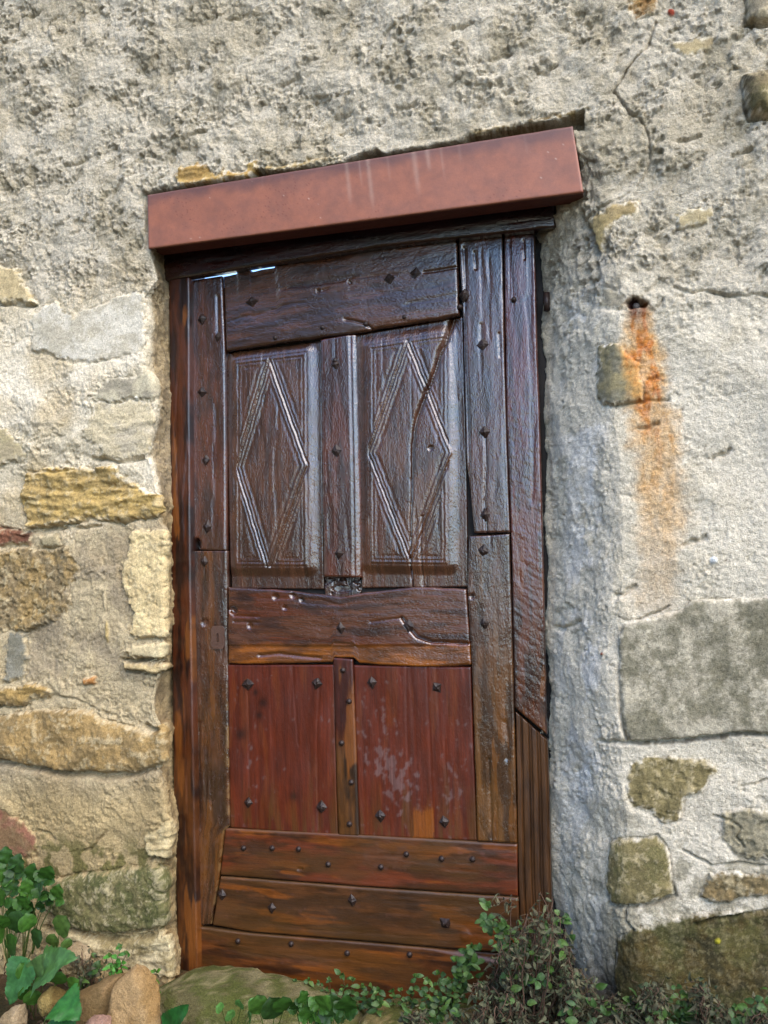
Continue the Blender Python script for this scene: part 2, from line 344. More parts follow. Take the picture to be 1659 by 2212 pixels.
# --- exposed stones: outline, colour, second colour, stand-out, relief, kind, label
ST = [
 ([(66,691),(82,672),(95,662),(123,650),(140,668),(160,690),(190,672),(212,662),(258,639),(312,627),(316,691),(312,742),(298,765),(258,777),(178,783),(126,774),(69,754)], (206,198,184), (186,176,156), .006, .35, 'smooth', 'large smooth pale grey stone left of the door below the rough render'),
 ([(201,863),(225,830),(241,820),(324,806),(346,817),(344,857),(327,869),(281,861),(240,872)], (190,178,150), (158,148,128), .008, .5, 'smooth', 'small pale stone on the left jamb under the large smooth grey one'),
 ([(207,872),(324,868),(340,897),(334,946),(318,984),(218,992),(212,960),(176,949),(201,883)], (202,184,150), (188,174,150), .005, .5, 'strata', 'cream block with chipped corner on the left jamb above the yellow stone'),
 ([(57,1018),(143,1012),(252,1009),(258,1029),(304,1052),(350,1070),(354,1115),(316,1118),(244,1130),(201,1115),(120,1138),(55,1135),(47,1070)], (196,158,84), (170,138,78), .010, 1.5, 'strata', 'bright yellow sandstone with wavy layers on the left jamb'),
 ([(-30,1140),(30,1142),(70,1150),(62,1178),(-30,1178)], (140,80,56), (120,72,52), .003, 1.0, 'pit', 'crumbling red brick piece under the yellow sandstone'),
 ([(-20,572),(38,580),(60,640),(75,652),(-20,648)], (200,176,130), (190,166,120), .004, .5, 'smooth', 'flat buff stone at the left edge beside the rough render'),
 ([(-20,912),(20,935),(45,955),(62,985),(35,1000),(-20,1010)], (186,168,124), (164,148,116), .005, .6, 'smooth', 'pale triangular stone at the left edge above the yellow sandstone'),
 ([(285,1145),(322,1143),(366,1150),(374,1201),(372,1362),(362,1381),(290,1378),(282,1360),(290,1322),(268,1279),(260,1236),(274,1204)], (226,198,142), (206,178,126), .009, .6, 'pit', 'tall upright cream stone forming the edge of the left jamb'),
 ([(-20,1200),(20,1190),(81,1184),(145,1182),(172,1223),(150,1274),(150,1306),(102,1349),(35,1365),(-20,1357)], (160,128,76), (134,112,78), .005, 1.1, 'pit', 'wide brown stone at the left edge, half hidden in grey mortar'),
 ([(79,1158),(125,1153),(134,1178),(90,1182)], (168,150,112), (150,136,104), .005, .4, 'smooth', 'small flat tan chip beside the red brick piece'),
 ([(273,1400),(300,1395),(367,1389),(366,1413),(349,1421),(279,1419)], (214,194,148), (200,178,134), .012, .4, 'smooth', 'thin pale slab with a clean lower edge on the left jamb'),
 ([(263,1428),(344,1434),(371,1430),(376,1441),(340,1456),(268,1445)], (196,168,116), (168,142,96), .012, .8, 'strata', 'thin split slab under the clean pale slab on the left jamb'),
 ([(14,1372),(58,1367),(54,1440),(44,1465),(10,1472)], (136,132,118), (120,116,100), .003, .5, 'smooth', 'grey flat stone near the left edge below the wide brown one'),
 ([(-20,1493),(54,1478),(113,1488),(113,1499),(59,1510),(48,1521),(16,1529),(-20,1523)], (172,134,70), (146,116,66), .010, 1.2, 'strata', 'flat ochre layer stone at the left edge above the big ochre boulder'),
 ([(177,1463),(205,1462),(207,1477),(180,1480)], (190,120,56), (170,104,46), .009, .5, 'smooth', 'tiny orange stone chip stuck in the mortar'),
 ([(-20,1556),(40,1537),(94,1529),(188,1539),(255,1564),(322,1585),(362,1552),(376,1569),(376,1617),(362,1644),(295,1668),(228,1668),(134,1666),(75,1655),(-20,1639)], (172,134,76), (146,116,70), .014, 1.2, 'bould', 'long rounded ochre boulder across the left jamb'),
 ([(318,1796),(344,1790),(379,1752),(382,1793),(376,1850),(326,1853),(318,1832)], (204,180,130), (176,152,106), .008, 1.3, 'strata', 'cream chipped stone on the left jamb above the mossy boulder'),
 ([(97,1907),(172,1885),(251,1878),(362,1866),(380,1900),(380,1986),(358,2000),(258,2018),(200,2011),(150,2004),(100,1964)], (116,106,64), (84,86,44), .020, 1.2, 'bould', 'big rounded boulder tinged green with moss at the foot of the left jamb'),
 ([(143,2014),(251,2026),(358,2011),(376,2004),(389,2054),(387,2107),(322,2113),(265,2088),(179,2063),(143,2040)], (196,176,134), (150,130,84), .006, 1.1, 'strata', 'pale foundation stone under the mossy boulder'),
 ([(-20,1735),(40,1770),(80,1805),(75,1845),(20,1850),(-20,1840)], (150,90,68), (132,96,62), .001, .6, 'smooth', 'reddish stone patch low at the left edge'),
 ([(1352,-20),(1425,-20),(1415,26),(1375,43),(1360,25)], (158,118,64), (140,96,50), .004, 1, 'pit', 'small ochre stone at the very top right of the door'),
 ([(1608,-20),(1670,-20),(1670,46),(1635,52),(1612,42)], (166,152,128), (138,126,104), .022, .5, 'bould', 'grey stone in the top right corner of the wall'),
 ([(1600,170),(1640,160),(1670,156),(1670,258),(1618,255),(1604,215)], (130,112,80), (108,94,70), .050, .6, 'bould', 'dark blocky stone sticking out near the top right corner'),
 ([(1452,90),(1480,83),(1545,80),(1535,105),(1480,118),(1455,100)], (178,156,112), (160,140,104), .002, .4, 'smooth', 'flat tan stone barely showing through render at upper right'),
 ([(1268,475),(1330,437),(1380,430),(1375,460),(1330,480),(1310,505),(1296,560),(1282,520)], (184,156,98), (160,136,92), .004, .7, 'smooth', 'buff stone bared at the right end of the lintel'),
 ([(1455,462),(1500,448),(1540,440),(1530,480),(1470,492)], (184,162,116), (180,160,120), .0, .7, 'smooth', 'faint buff stone patch right of the lintel'),
 ([(1302,619),(1335,628),(1352,642),(1347,662),(1302,668)], (168,156,132), (150,140,122), .003, .5, 'smooth', 'small grey stone left of the rusty iron pin'),
 ([(1295,747),(1324,738),(1362,760),(1384,785),(1386,861),(1330,874),(1289,867),(1286,829)], (136,124,88), (118,114,96), .003, .8, 'smooth', 'grey green stone under the rusty iron pin, crossed by the rust streak'),
 ([(1336,1375),(1348,1352),(1362,1343),(1420,1330),(1476,1315),(1495,1296),(1690,1289),(1690,1586),(1577,1584),(1507,1597),(1362,1602),(1349,1577),(1340,1473)], (176,166,146), (126,120,100), .010, .45, 'block', 'large squared grey limestone block at right'),
 ([(1355,1663),(1374,1644),(1409,1631),(1463,1637),(1526,1637),(1545,1663),(1517,1710),(1482,1726),(1469,1773),(1428,1780),(1406,1751),(1374,1745),(1352,1710)], (138,122,78), (120,106,66), .003, .7, 'pit', 'olive brown stone under the large squared grey block'),
 ([(1316,1815),(1419,1807),(1444,1836),(1456,1935),(1407,1952),(1353,1958),(1316,1952),(1307,1910)], (126,112,70), (108,96,58), .010, .7, 'bould', 'squat olive boulder right of the door beside the splayed jamb'),
 ([(1510,1927),(1531,1889),(1593,1881),(1690,1894),(1690,1930),(1552,1947),(1514,1943)], (140,114,72), (112,96,64), .006, .9, 'pit', 'tan stone at the right edge above the dark mossy block'),
 ([(1332,2026),(1386,2001),(1510,1972),(1690,1968),(1690,2290),(1345,2290),(1328,2100)], (84,68,30), (58,52,28), .008, .8, 'block', 'large dark brown mossy block at the bottom right'),
 ([(376,386),(388,362),(430,350),(470,375),(520,370),(552,348),(556,368),(520,385),(392,404)], (200,160,84), (170,128,62), .006, 1.0, 'strata', 'thin yellow stone on top of the left end of the lintel'),
 ([(566,376),(640,360),(735,343),(742,334),(660,345),(575,362)], (178,146,86), (150,120,70), .002, .8, 'strata', 'thin buff stone edge over the middle of the lintel'),
 ([(1020,299),(1120,280),(1235,246),(1245,236),(1130,262),(1024,284)], (150,120,66), (120,96,56), -.004, .8, 'strata', 'dark buff stone edge over the right end of the lintel'),
 ([(1560,1760),(1600,1745),(1690,1750),(1690,1860),(1590,1850),(1555,1810)], (150,140,116), (126,118,94), .003, .8, 'pit', 'greyish flat stone at the right edge between cracks'),
]
for k, (poly, c1, c2, off, rel, kind, lab) in enumerate(ST):
    p = np.array(poly)
    m = (FX > p[:, 0].min()-30) & (FX < p[:, 0].max()+30) & (FY > p[:, 1].min()-30) & (FY < p[:, 1].max()+30)
    if not m.any(): continue
    big = min(np.ptp(p[:, 0]), np.ptp(p[:, 1]))
    jk = .45 if kind in ('block', 'bould') else min(1.0, big/50)
    d = polydist((FX+jx*jk)[m], (FY+jy*jk)[m], poly)*.00125     # metres inside the outline
    db = d+.0035*fbm(U[m], Z[m], 90, 2, 70); ins = sst(-.003, .005, db)
    c1 = tuple(np.array(c1)*.72+np.array((196, 180, 146))*.28*(sum(c1)/520.)); c2 = tuple(np.array(c2)*.72+np.array((186, 170, 138))*.28*(sum(c2)/500.))
    u, z = U[m], Z[m]
    wv = fbm(u, z, 6, 2, 71+k)
    if kind == 'strata':
        hs = rel*(.0065*fbm(u*.30, z*1.3+.02*wv, 26, 4, 80+k)+.003*fbm(u, z, 30, 3, 81+k))
    elif kind == 'smooth':
        hs = rel*(.005*fbm(u, z, 12, 3, 80+k)+.0018*fbm(u*.5, z, 70, 3, 82+k))
    elif kind == 'pit':
        hs = rel*(.006*fbm(u, z, 16, 4, 80+k)+.0025*fbm(u, z, 70, 2, 82+k)-.006*sst(.3, .5, fbm(u, z*1.3, 28, 3, 83+k)))
    else:
        hs = rel*(.007*fbm(u, z, 9, 4, 80+k)+.0018*fbm(u, z, 60, 3, 82+k))
    rr = {'bould': .045, 'block': .014}.get(kind, .010)
    rr = min(rr, big*.00125*.5)
    q = np.clip(d/rr, 0, 1); dome = np.sqrt(np.clip(1-(1-q)**2, 0, 1))
    amp = {'bould': max(off, .014), 'block': .008}.get(kind, .004)
    hs = off*0+hs+(off-amp)+amp*dome*1.0+.3*.016*n_big[m]
    crease = np.exp(-(d/.0032)**2)*(.006 if kind == 'bould' else .0022)*sst(-.15, .3, fbm(u, z, 9, 2, 90+k)+(.3 if kind == 'bould' else 0))
    # deep shadow gap under proud stones
    under = np.exp(-((d+.004)/.004)**2)*sst(0, 1, (FY[m]-p[:, 1].mean())/(np.ptp(p[:, 1])*.5))*(.02 if kind == 'bould' or off > .009 else .006)
    H[m] = H[m]*(1-ins)+hs*ins-crease-under
    cc = mix(lin(*c1, K)[None]+0*u[:, None], lin(*c2, K)[None], sst(-.5, .5, fbm(u*(.5 if kind == 'strata' else 1), z, 11, 7, 95+k, .68)))
    if kind in ('block', 'bould') and c1[1] < 130:               # moss and lichen films
        cc = mix(cc, lin(84, 84, 46, K)[None], .42*sst(-.4, .6, fbm(u, z, 12, 7, 97+k, .72)))
        cc = mix(cc, lin(150, 136, 98, K)[None], .3*sst(.2, .7, fbm(u, z, 90, 4, 98+k, .7)))
    if kind == 'block' and c1[1] > 130:
        cc = mix(cc, lin(98, 92, 72, K)[None], .62*sst(-.5, .6, fbm(u, z, 40, 6, 97+k, .8))*sst(.012, .05, d)*(.6+.4*sst(-.3, .2, fbm(u, z, 5, 3, 99+k))))
    sm = sst(.15, .7, fbm(u, z, 26, 6, 99+k, .75)+.15*sst(.03, .0, d))*(.8 if kind in ('pit', 'strata', 'bould') and big > 60 and c1[1] > 95 else .15)  # smears of mortar
    cc = mix(cc, lin(196, 178, 140, K)[None], .55*sm)
    H[m] += .002*sm*ins
    insc = sst(-.004, .009, db+.008*fbm(u, z, 50, 4, 76, .65)); COL[m] = mix(COL[m], cc, insc)
    GR[m] = GR[m]*(1-ins)+(.32 if kind != 'smooth' else .22)*ins
    r = REG[m]; r[d > 0] = k+1; REG[m] = r
# --- cracks
CR = [([(1418,45),(1405,85),(1395,105),(1372,130),(1355,150),(1338,175),(1323,198),(1338,212),(1350,230),(1362,246),(1377,255),(1390,268),(1400,290),(1404,330),(1402,352),(1395,372),(1377,400)], 2.0, .012),
      ([(1360,412),(1330,432),(1290,452),(1262,478)], 2.0, .010), ([(1455,620),(1490,628),(1520,625),(1560,634),(1590,638),(1640,636),(1680,640)], 3.0, .014),
      ([(1330,874),(1384,866),(1410,862),(1445,866)], 2.5, .012), ([(1300,1598),(1350,1606),(1400,1604),(1470,1606),(1520,1594),(1570,1590),(1620,1586),(1690,1590)], 3.6, .022),
      ([(1336,1332),(1352,1340),(1385,1336),(1425,1318),(1445,1308)], 2.0, .012), ([(1600,1700),(1640,1690),(1680,1676)], 2.2, .012),
      ([(1540,1765),(1580,1775),(1600,1790),(1590,1810),(1606,1830)], 2.6, .014), ([(1480,1840),(1540,1872),(1600,1866),(1680,1872)], 2.6, .014),
      ([(1500,1995),(1540,1985),(1600,1978),(1680,1966)], 3.0, .016), ([(1370,2010),(1350,1990),(1352,1960)], 3, .012),
      ([(1270,480),(1285,540),(1290,580)], 3.0, .014), ([(0,655),(40,660),(70,656)], 3, .012),
      ([(160,1015),(120,1022),(60,1016)], 3, .01), ([(0,1141),(60,1150),(110,1145),(220,1136)], 3.2, .016),
      ([(262,1425),(310,1426),(364,1424)], 3.0, .03), ([(240,1546),(200,1535),(160,1512),(130,1506)], 2.6, .012), ([(150,1508),(115,1504),(60,1514)], 2.6, .01),
      ([(-20,1648),(75,1662),(150,1674),(228,1678),(300,1674),(366,1652)], 4.5, .024), ([(100,2006),(160,2012),(200,2022),(260,2030),(330,2020),(374,2006)], 5.0, .035),
      ([(232,1797),(215,1815),(200,1830),(180,1836)], 2.6, .014), ([(78,1795),(100,1800),(118,1812)], 2.6, .012), ([(310,1568),(335,1580),(350,1572)], 5, .03),
      ([(322,1858),(350,1856),(374,1850)], 3, .03), ([(200,990),(255,1000),(305,992)], 3.5, .02), ([(128,1060),(180,1062),(240,1050),(300,1056)], 3, .006)]
for pl, w, dep in CR:
    p = np.array(pl); m = (FX > p[:, 0].min()-20) & (FX < p[:, 0].max()+20) & (FY > p[:, 1].min()-20) & (FY < p[:, 1].max()+20)
    d = polydist((FX+jx*.5)[m], (FY+jy*.5)[m], pl, False)
    H[m] -= dep*np.exp(-(d/w)**2)*(.55+.45*sst(-.3, .1, noise(U[m]*12, Z[m]*12, 44)))
# random hairline cracks in the render
for (X, Y) in [(360,655),(790,690),(160,560),(420,470),(700,600),(960,700),(520,40),(1000,60),(1180,150),(1490,300),(1600,330),(1400,920),(1560,980),(1500,1170),(1350,1280),(1230,1350),(740,250),(250,210),(90,380),(380,150),(1080,120),(620,170),(880,230),(30,90)]:
    Y = Y*.62 if X < 1150 and Y > 330 else Y
    m = (abs(FX-X) < 40) & (abs(FY-Y) < 30)
    d = polydist(QX[m], QY[m], [(X-22, Y+7), (X, Y), (X+20, Y-8)], False); H[m] -= .013*np.exp(-(d/4.5)**2)
# --- hollow over the lintel
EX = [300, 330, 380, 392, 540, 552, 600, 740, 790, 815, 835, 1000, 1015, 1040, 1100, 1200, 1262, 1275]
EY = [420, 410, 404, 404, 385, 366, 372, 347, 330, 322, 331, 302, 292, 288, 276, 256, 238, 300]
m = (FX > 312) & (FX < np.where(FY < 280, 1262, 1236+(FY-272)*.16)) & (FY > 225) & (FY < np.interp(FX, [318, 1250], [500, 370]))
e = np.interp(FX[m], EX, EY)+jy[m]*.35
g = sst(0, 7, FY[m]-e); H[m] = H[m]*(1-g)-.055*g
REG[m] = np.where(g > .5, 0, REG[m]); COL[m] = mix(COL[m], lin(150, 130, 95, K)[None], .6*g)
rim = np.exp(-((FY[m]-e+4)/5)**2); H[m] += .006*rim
# --- keep the wall clear of the door recess; calm at deep ends
deep = sst(.10, .2, GY); H = H*(1-.7*deep*(np.arange(nC)[None, :] < nL))
# --- rust stain of the iron pin
cx = np.interp(FY, [650, 700, 860, 900, 1000, 1100, 1250, 1330], [1374, 1385, 1398, 1412, 1424, 1430, 1420, 1410])
wd = np.interp(FY, [640, 660, 700, 800, 860, 900, 1000, 1100, 1330], [10, 24, 30, 33, 36, 40, 44, 44, 40])
st = np.interp(FY, [636, 655, 700, 790, 860, 872, 950, 1050, 1150, 1300, 1345], [0, 1, 1, 1, 1, .95, .85, .7, .5, .25, 0])
wd = wd*1.5; dx = np.abs(FX+jx*1.3-cx)/wd
rs = (1-sst(.35, 1.15, dx+.25*fbm(U, Z, 22, 3, 40)))*st*(.75+.25*sst(-.3, .3, fbm(U*2, Z*.5, 18, 3, 41)))
revl = sst(.012, .04, GY)*(np.arange(nC)[None, :] < nL); COL = mix(COL, mix(C3(lin(166, 140, 98, K))+0*COL, C3(lin(128, 106, 74, K)), sst(-.2, .3, tone2)), .8*revl)  # left reveal: tan dirt and recess shade put into the colour by depth
rc = mix(C3(lin(206, 154, 84, K))+0*COL, C3(lin(190, 102, 40, K)), sst(.6, 1.15, rs)*(1-.25*sst(-.2, .4, tone2)))
rc = mix(rc, C3(lin(96, 44, 20, K)), np.exp(-((FX-1374)**2+((FY-668)*.9)**2)/28.**2))
COL = mix(COL, rc, np.clip(rs*1.02*(.85+.2*sst(-.3, .4, fbm(U, Z, 60, 4, 42, .7))), 0, 1))
hole = np.exp(-(((FX+jx*1.3-1374)/17)**2+((FY+jy*1.3-657)/11)**2)**2); H -= .030*hole
COL = mix(COL, C3(lin(46, 22, 14, K)), np.clip(hole*1.6, 0, 1)*sst(-.6, .0, tone2+.3))
# white pebbles and little shards in the mortar
for (X, Y, r, c) in [(1541,1210,9,(232,232,226)),(1528,1237,6,(222,205,180)),(228,1300,7,(196,176,140)),(232,1365,8,(190,164,112)),(1305,1412,4,(150,80,60)),(1430,232,5,(190,170,140)),(298,862,5,(228,220,200)),(1450,22,9,(170,78,56)),(1550,2030,7,(150,140,40))]:
    m = (abs(FX-X) < 30) & (abs(FY-Y) < 30); el = 2.6 if 1290 < Y < 1370 else .75
    d = np.hypot((FX[m]-X)*(1 if el < 1 else 1.8), (FY[m]-Y)/el*.8)/r; g = 1-sst(.7, 1.1, d)
    H[m] += .006*np.sqrt(np.clip(1-d*d, 0, 1))*g; COL[m] = mix(COL[m], lin(*c, K)[None], g)
# grains of sand of other colours, and soil splash at the foot
gm = (hsh(np.floor(U*260), np.floor(Z*260), 5) % 1000)
COL[(gm < 10)] *= .55; COL[(gm > 985)] = np.clip(COL[(gm > 985)]*1.25, 0, .85)
P = base+N*H[..., None]
wall = tag(empty('stone_wall', (0, 0, 0)), 'old rubble stone wall patched with rough pale render around the door', 'wall')
kq = REG[:-1, :-1]; keepall = ~open_cells
Vf = P.reshape(-1, 3); Cf = COL.reshape(-1, 3); Gf = GR.ravel()
allF = gridfaces(nr, nC, np.ones((nr-1, nC-1), bool)).reshape(nr-1, nC-1, 4)
for k in range(len(ST)+1):
    F = allF[(kq == k) & keepall]
    if len(F) == 0: continue
    u_, inv = np.unique(F, return_inverse=True)
    o = meshobj('render_coat' if k == 0 else 'stone', Vf[u_], inv.reshape(F.shape), M_WALL, wall, Cf[u_], {'grit': Gf[u_]})
    if k: tag(o, ST[k-1][6])
def boxmesh(bs):
    V = []; F = []
    for (x0, x1, y0, y1, z0, z1) in bs:
        o = len(V); V += [(x, y, z) for z in (z0, z1) for y in (y0, y1) for x in (x0, x1)]
        F += [[o+a for a in f] for f in ((0, 2, 3, 1), (4, 5, 7, 6), (0, 1, 5, 4), (2, 6, 7, 3), (0, 4, 6, 2), (1, 3, 7, 5))]
    return V, F
V, F = boxmesh([(-3.2, -.86, .1, .34, -.62, 3.66), (-.86, .36, .16, .34, 2.16, 3.66), (.52, 2.9, .1, .34, -.62, 3.66)])
# the core follows the inner faces of the jambs
core = meshobj('masonry_core', V, F, plain_mat('rubble_core', (.12, .1, .07)), wall, smooth=False)
# iron pin in its rusty hole
def lathe(profile, n=16, axis='y'):
    V = []; F = []
    for (r, h) in profile:
        for i in range(n):
            a = 2*pi*i/n; V.append((r*cos(a), h, r*sin(a)))
    for j in range(len(profile)-1):
        for i in range(n):
            F.append([j*n+i, j*n+(i+1) % n, (j+1)*n+(i+1) % n, (j+1)*n+i])
    F.append(list(range(n))[::-1]); F.append([(len(profile)-1)*n+i for i in range(n)])
    return np.array(V), F
V, F = lathe([(.009, .03), (.009, -.004), (.007, -.008), (.003, -.009)], 14)
pc = at(1374, 657, 0.0)
meshobj('iron_pin', V+pc+np.array([0, .022, 0]), F, plain_mat('rusted_iron', (.10, .085, .075), .55, .6, 300, .4, .4), wall)

# ------------------------------------------------------------------ lintel (steel beam painted oxide red)
def resample(P, n):
    P = np.asarray(P, float); d = np.r_[0, np.cumsum(np.linalg.norm(np.diff(P, axis=0), axis=1))]
    t = np.linspace(0, d[-1], n); return np.stack([np.interp(t, d, P[:, i]) for i in range(P.shape[1])], -1)
def slab(name, A, B, y0, th, parent, mat, hfun=None, cfun=None, res=.0035, rad=.004, seed=0, wob=.0, cut=None):
    """a board between the outlines A and B (picture points on the plane y0), grain running along them,
       real thickness th towards the back"""
    PA = at(*np.array(A, float).T, y0); PB = at(*np.array(B, float).T, y0)
    L = max(np.linalg.norm(np.diff(PA, axis=0), axis=1).sum(), np.linalg.norm(np.diff(PB, axis=0), axis=1).sum())
    Wd = max(np.linalg.norm(PA[0]-PB[0]), np.linalg.norm(PA[-1]-PB[-1]))
    nv = max(6, int(L/res)); nu = max(6, int(Wd/res))
    a = resample(PA, nv); b = resample(PB, nv); t = np.linspace(0, 1, nu)
    t = .5-.5*np.cos(pi*t)*0-.5+t                         # even spacing
    G = a[:, None]*(1-t)[None, :, None]+b[:, None]*t[None, :, None]
    al = np.repeat(np.linspace(0, L, nv)[:, None], nu, 1); ac = np.repeat((t*Wd)[None], nv, 0)
    if wob:
        sx = np.sign((b-a)[0, 0]) if abs((b-a)[0, 0]) > abs((b-a)[0, 2]) else 0
        wv = wob*fbm(al, ac*.3, 9, 3, seed+5)
        dirv = (b-a)/np.linalg.norm(b-a, axis=1, keepdims=True)
        G = G+wv[..., None]*dirv[:, None, :]*np.minimum(1, np.minimum(t, 1-t)*0+1)[None, :, None]
    X, Y = proj(G)
    e = np.minimum(np.minimum(ac, Wd-ac), np.minimum(al, L-al))
    r = rad*(1+.7*fbm(al, ac, 12, 2, seed+8))
    r = np.maximum(r, .001); q = np.clip(1-e/r, 0, 1)
    h = -r*(1-np.sqrt(np.clip(1-q*q, 0, 1)))
    if hfun is not None: h = h+hfun(X, Y, al, ac, seed)
    col = cfun(X, Y, al, ac, seed) if cfun is not None else np.full((nv, nu, 3), .3)
    G = G.copy(); G[..., 1] -= h
    V = G.reshape(-1, 3); Fg = gridfaces(nv, nu)
    loop = np.concatenate([np.arange(nu), np.arange(1, nv)*nu+nu-1, (nv-1)*nu+np.arange(nu-2, -1, -1), np.arange(nv-2, 0, -1)*nu])
    back = V[loop].copy(); back[:, 1] = y0+th
    n0 = len(V); V = np.concatenate([V, back]); m_ = len(loop)
    i = np.arange(m_); j = (i+1) % m_
    sides = np.stack([loop[i], n0+i, n0+j, loop[j]], -1)
    c = np.concatenate([col.reshape(-1, 3), col.reshape(-1, 3)[loop]*.8])
    wc = np.stack([al, ac+seed*1.7, np.full_like(al, seed*3.1)], -1).reshape(-1, 3)
    wc = np.concatenate([wc, wc[loop]+np.array([0, .02, 0])])
    ctr = back.mean(0); V = np.concatenate([V, ctr[None]]); c = np.concatenate([c, c[:1]]); wc = np.concatenate([wc, wc[:1]])
    backf = np.stack([n0+i, np.full(m_, len(V)-1), n0+j, n0+j], -1)[:, :3]
    allf = [tuple(f) for f in np.concatenate([Fg, sides]).tolist()]+[tuple(f) for f in backf.tolist()]
    # orientation: front faces must look towards -Y
    p0, p1, p2 = V[allf[0][0]], V[allf[0][1]], V[allf[0][2]]
    if np.cross(p1-p0, p2-p1)[1] > 0: allf = [f[::-1] for f in allf]
    return meshobj(name, V, allf, mat, parent, c, {'wc': wc})
def paint_mat():
    t = NT('oxide_red_paint'); c = attr(t, 'Col'); tc = t.n('ShaderNodeTexCoord').outputs['Object']
    n = t.noise(tc, 40, 5, .6); n2 = t.noise(tc, 260, 3, .6)
    t.l(t.mulcol(c.outputs['Color'], t.math('MULTIPLY', t.mr(n, .3, .7, .92, 1.08), t.mr(n2, .3, .7, .93, 1.06))), t.b.inputs['Base Color'])
    t.b.inputs['Roughness'].default_value = .5
    t.l(t.bump(n2, .25, .001), t.b.inputs['Normal']); return t.m
M_PAINT = paint_mat()
def lint_h(X, Y, al, ac, s): return .0012*fbm(al, ac, 6, 2, 3)
def lint_c(X, Y, al, ac, s):
    c = mix(lin(150, 90, 64, K)[None, None]+0*X[..., None], lin(130, 80, 60, K)[None, None], sst(-1.3, 1.3, 1.0*fbm(al*1.2, ac*1.2, 12, 6, 12, .7)))
    Wd = ac.max()
    e = sst(.0, .05, ac+.012*fbm(al, ac, 20, 3, 4))
    c = mix(lin(84, 56, 52, K)[None, None]+0*c, c, .25+.75*e)                       # grime band along the top
    for x0, w, ln, st in [(.505, 5, .8, .55), (.535, 3, .5, .35), (.555, 5, .95, .6), (.66, 6, .8, .55), (.69, 5, .4, .6), (.72, 3, .6, .3), (.60, 3, .5, .2), (.76, 4, .35, .2), (.90, 3, .4, .12), (.3, 3, .3, .1)]:
        L = al.max(); d = np.abs(al-x0*L-.004*ac/Wd)/(w*.0011*(1+.4*noise(ac*30, al*0+x0*9)))
        f = .45*st*np.exp(-d*d)*(1-sst(ln*.5, ln, ac/Wd))
        c = mix(c, lin(190, 160, 140, K)[None, None], f)
    sp = worley(al*55, ac*55, 6); c = mix(c, lin(100, 42, 28, K)[None, None], .7*(1-sst(.06, .13, sp))*sst(.0, .3, fbm(al, ac, 5, 2, 8)))
    sp = worley(al*13+3, ac*17, 9); c = mix(c, lin(204, 180, 160, K)[None, None], .6*(1-sst(.014, .034, sp))*(noise(al*7, ac*7, 3) > .05))
    return c
lintel = tag(empty('steel_lintel', tuple(at(790, 450, .03))), 'rust red painted steel lintel beam over the door, streaked with lime drips', 'lintel')
LT, LB = [(318, 421), (1237, 272)], [(320, 537), (1260, 414)]
slab('face_plate', LT, LB, -.012, .010, lintel, M_PAINT, lint_h, lint_c, rad=.0015)
# flanges behind the face: top, bottom lip and the web hidden in the dark
def bar(name, X0, Y0, X1, Y1, yf, yb, hgt, parent, mat):
    a = at(X0, Y0, yf); b = at(X1, Y1, yf)
    V = []
    for p in (a, b):
        for (dy, dz) in ((0, 0), (yb-yf, 0), (yb-yf, hgt), (0, hgt)): V.append(p+np.array([0, dy, dz]))
    F = [(0, 1, 2, 3), (7, 6, 5, 4), (0, 4, 5, 1), (1, 5, 6, 2), (2, 6, 7, 3), (3, 7, 4, 0)]
    return meshobj(name, V, F, mat, parent, smooth=False)
M_UND = plain_mat('shaded_red_paint', tuple(lin(92, 44, 34, K)), .5, .3, 50, .25)  # darker copy of the oxide red, underside shade put into the colour
bar('bottom_flange', 321, 533, 1258, 411, -.0018, .075, .012, lintel, M_UND)
bar('web', 324, 520, 1250, 398, .030, .045, .13, lintel, M_UND)
# masonry above the door between lintel and frame (dark soffit)
# ------------------------------------------------------------------ wooden frame
YD = .150
frame = tag(empty('door_frame', tuple(at(760, 560, .13))), 'dark varnished wooden door frame set in the wall opening', 'door frame')
def wood_h(X, Y, al, ac, s, k=1.0):
    return .65*k*(.0022*fbm(al*.4, ac, 6, 3, s)+.0005*fbm(al*.12, ac, 60, 3, s+1)+.0004*fbm(al*.4, ac, 55, 3, s+2)
              -.0018*sst(.42, .55, fbm(al*.08, ac, 26, 3, s+3)))
def wood_c(c1, c2, worn=0., wc=(160, 92, 34), pale=0.):
    worn = worn*.6
    def f(X, Y, al, ac, s):
        n = .8*fbm(al*.12, ac, 40, 4, s+20); m = fbm(al*.5, ac, 7, 5, s+21, .65)
        c = mix(lin(*c1, KW)[None, None]+0*X[..., None], lin(*c2, KW)[None, None], sst(-.35, .35, n+.6*m))
        if worn:
            w = sst(.42-.5*worn, .62-.5*worn, fbm(al*.12, ac, 22, 5, s+22)+.5*fbm(al, ac, 5, 2, s+23))
            c = mix(c, lin(*wc, KW)[None, None], .8*w)
        w = sst(.25, .6, fbm(al*.3, ac, 30, 4, s+25)); c = mix(c, c*.45, .5*w)
        if pale:
            w = sst(.30, .5, fbm(al, ac*1.6, 40, 4, s+26)+pale*.1); c = mix(c, lin(150, 116, 110, KW)[None, None], .5*w*pale)
        return c
    return f
DK = wood_c((76, 42, 34), (48, 28, 24))
slab('jamb_post', [(363, 560), (366, 900), (369, 1200), (371, 1500), (376, 1800), (384, 2110)], [(409, 560), (409, 900), (411, 1200), (416, 1500), (421, 1800), (427, 2110)], .122, .10,
     frame, M_WOODF, wood_h, lambda X, Y, al, ac, s: mix(wood_c((104, 50, 22), (52, 24, 14), .3)(X, Y, al, ac, s), wood_c((112, 62, 24), (60, 30, 14), .9)(X, Y, al, ac, s), sst(1500, 1750, Y+40*fbm(al, ac, 8, 2, 3))), seed=3, rad=.005)
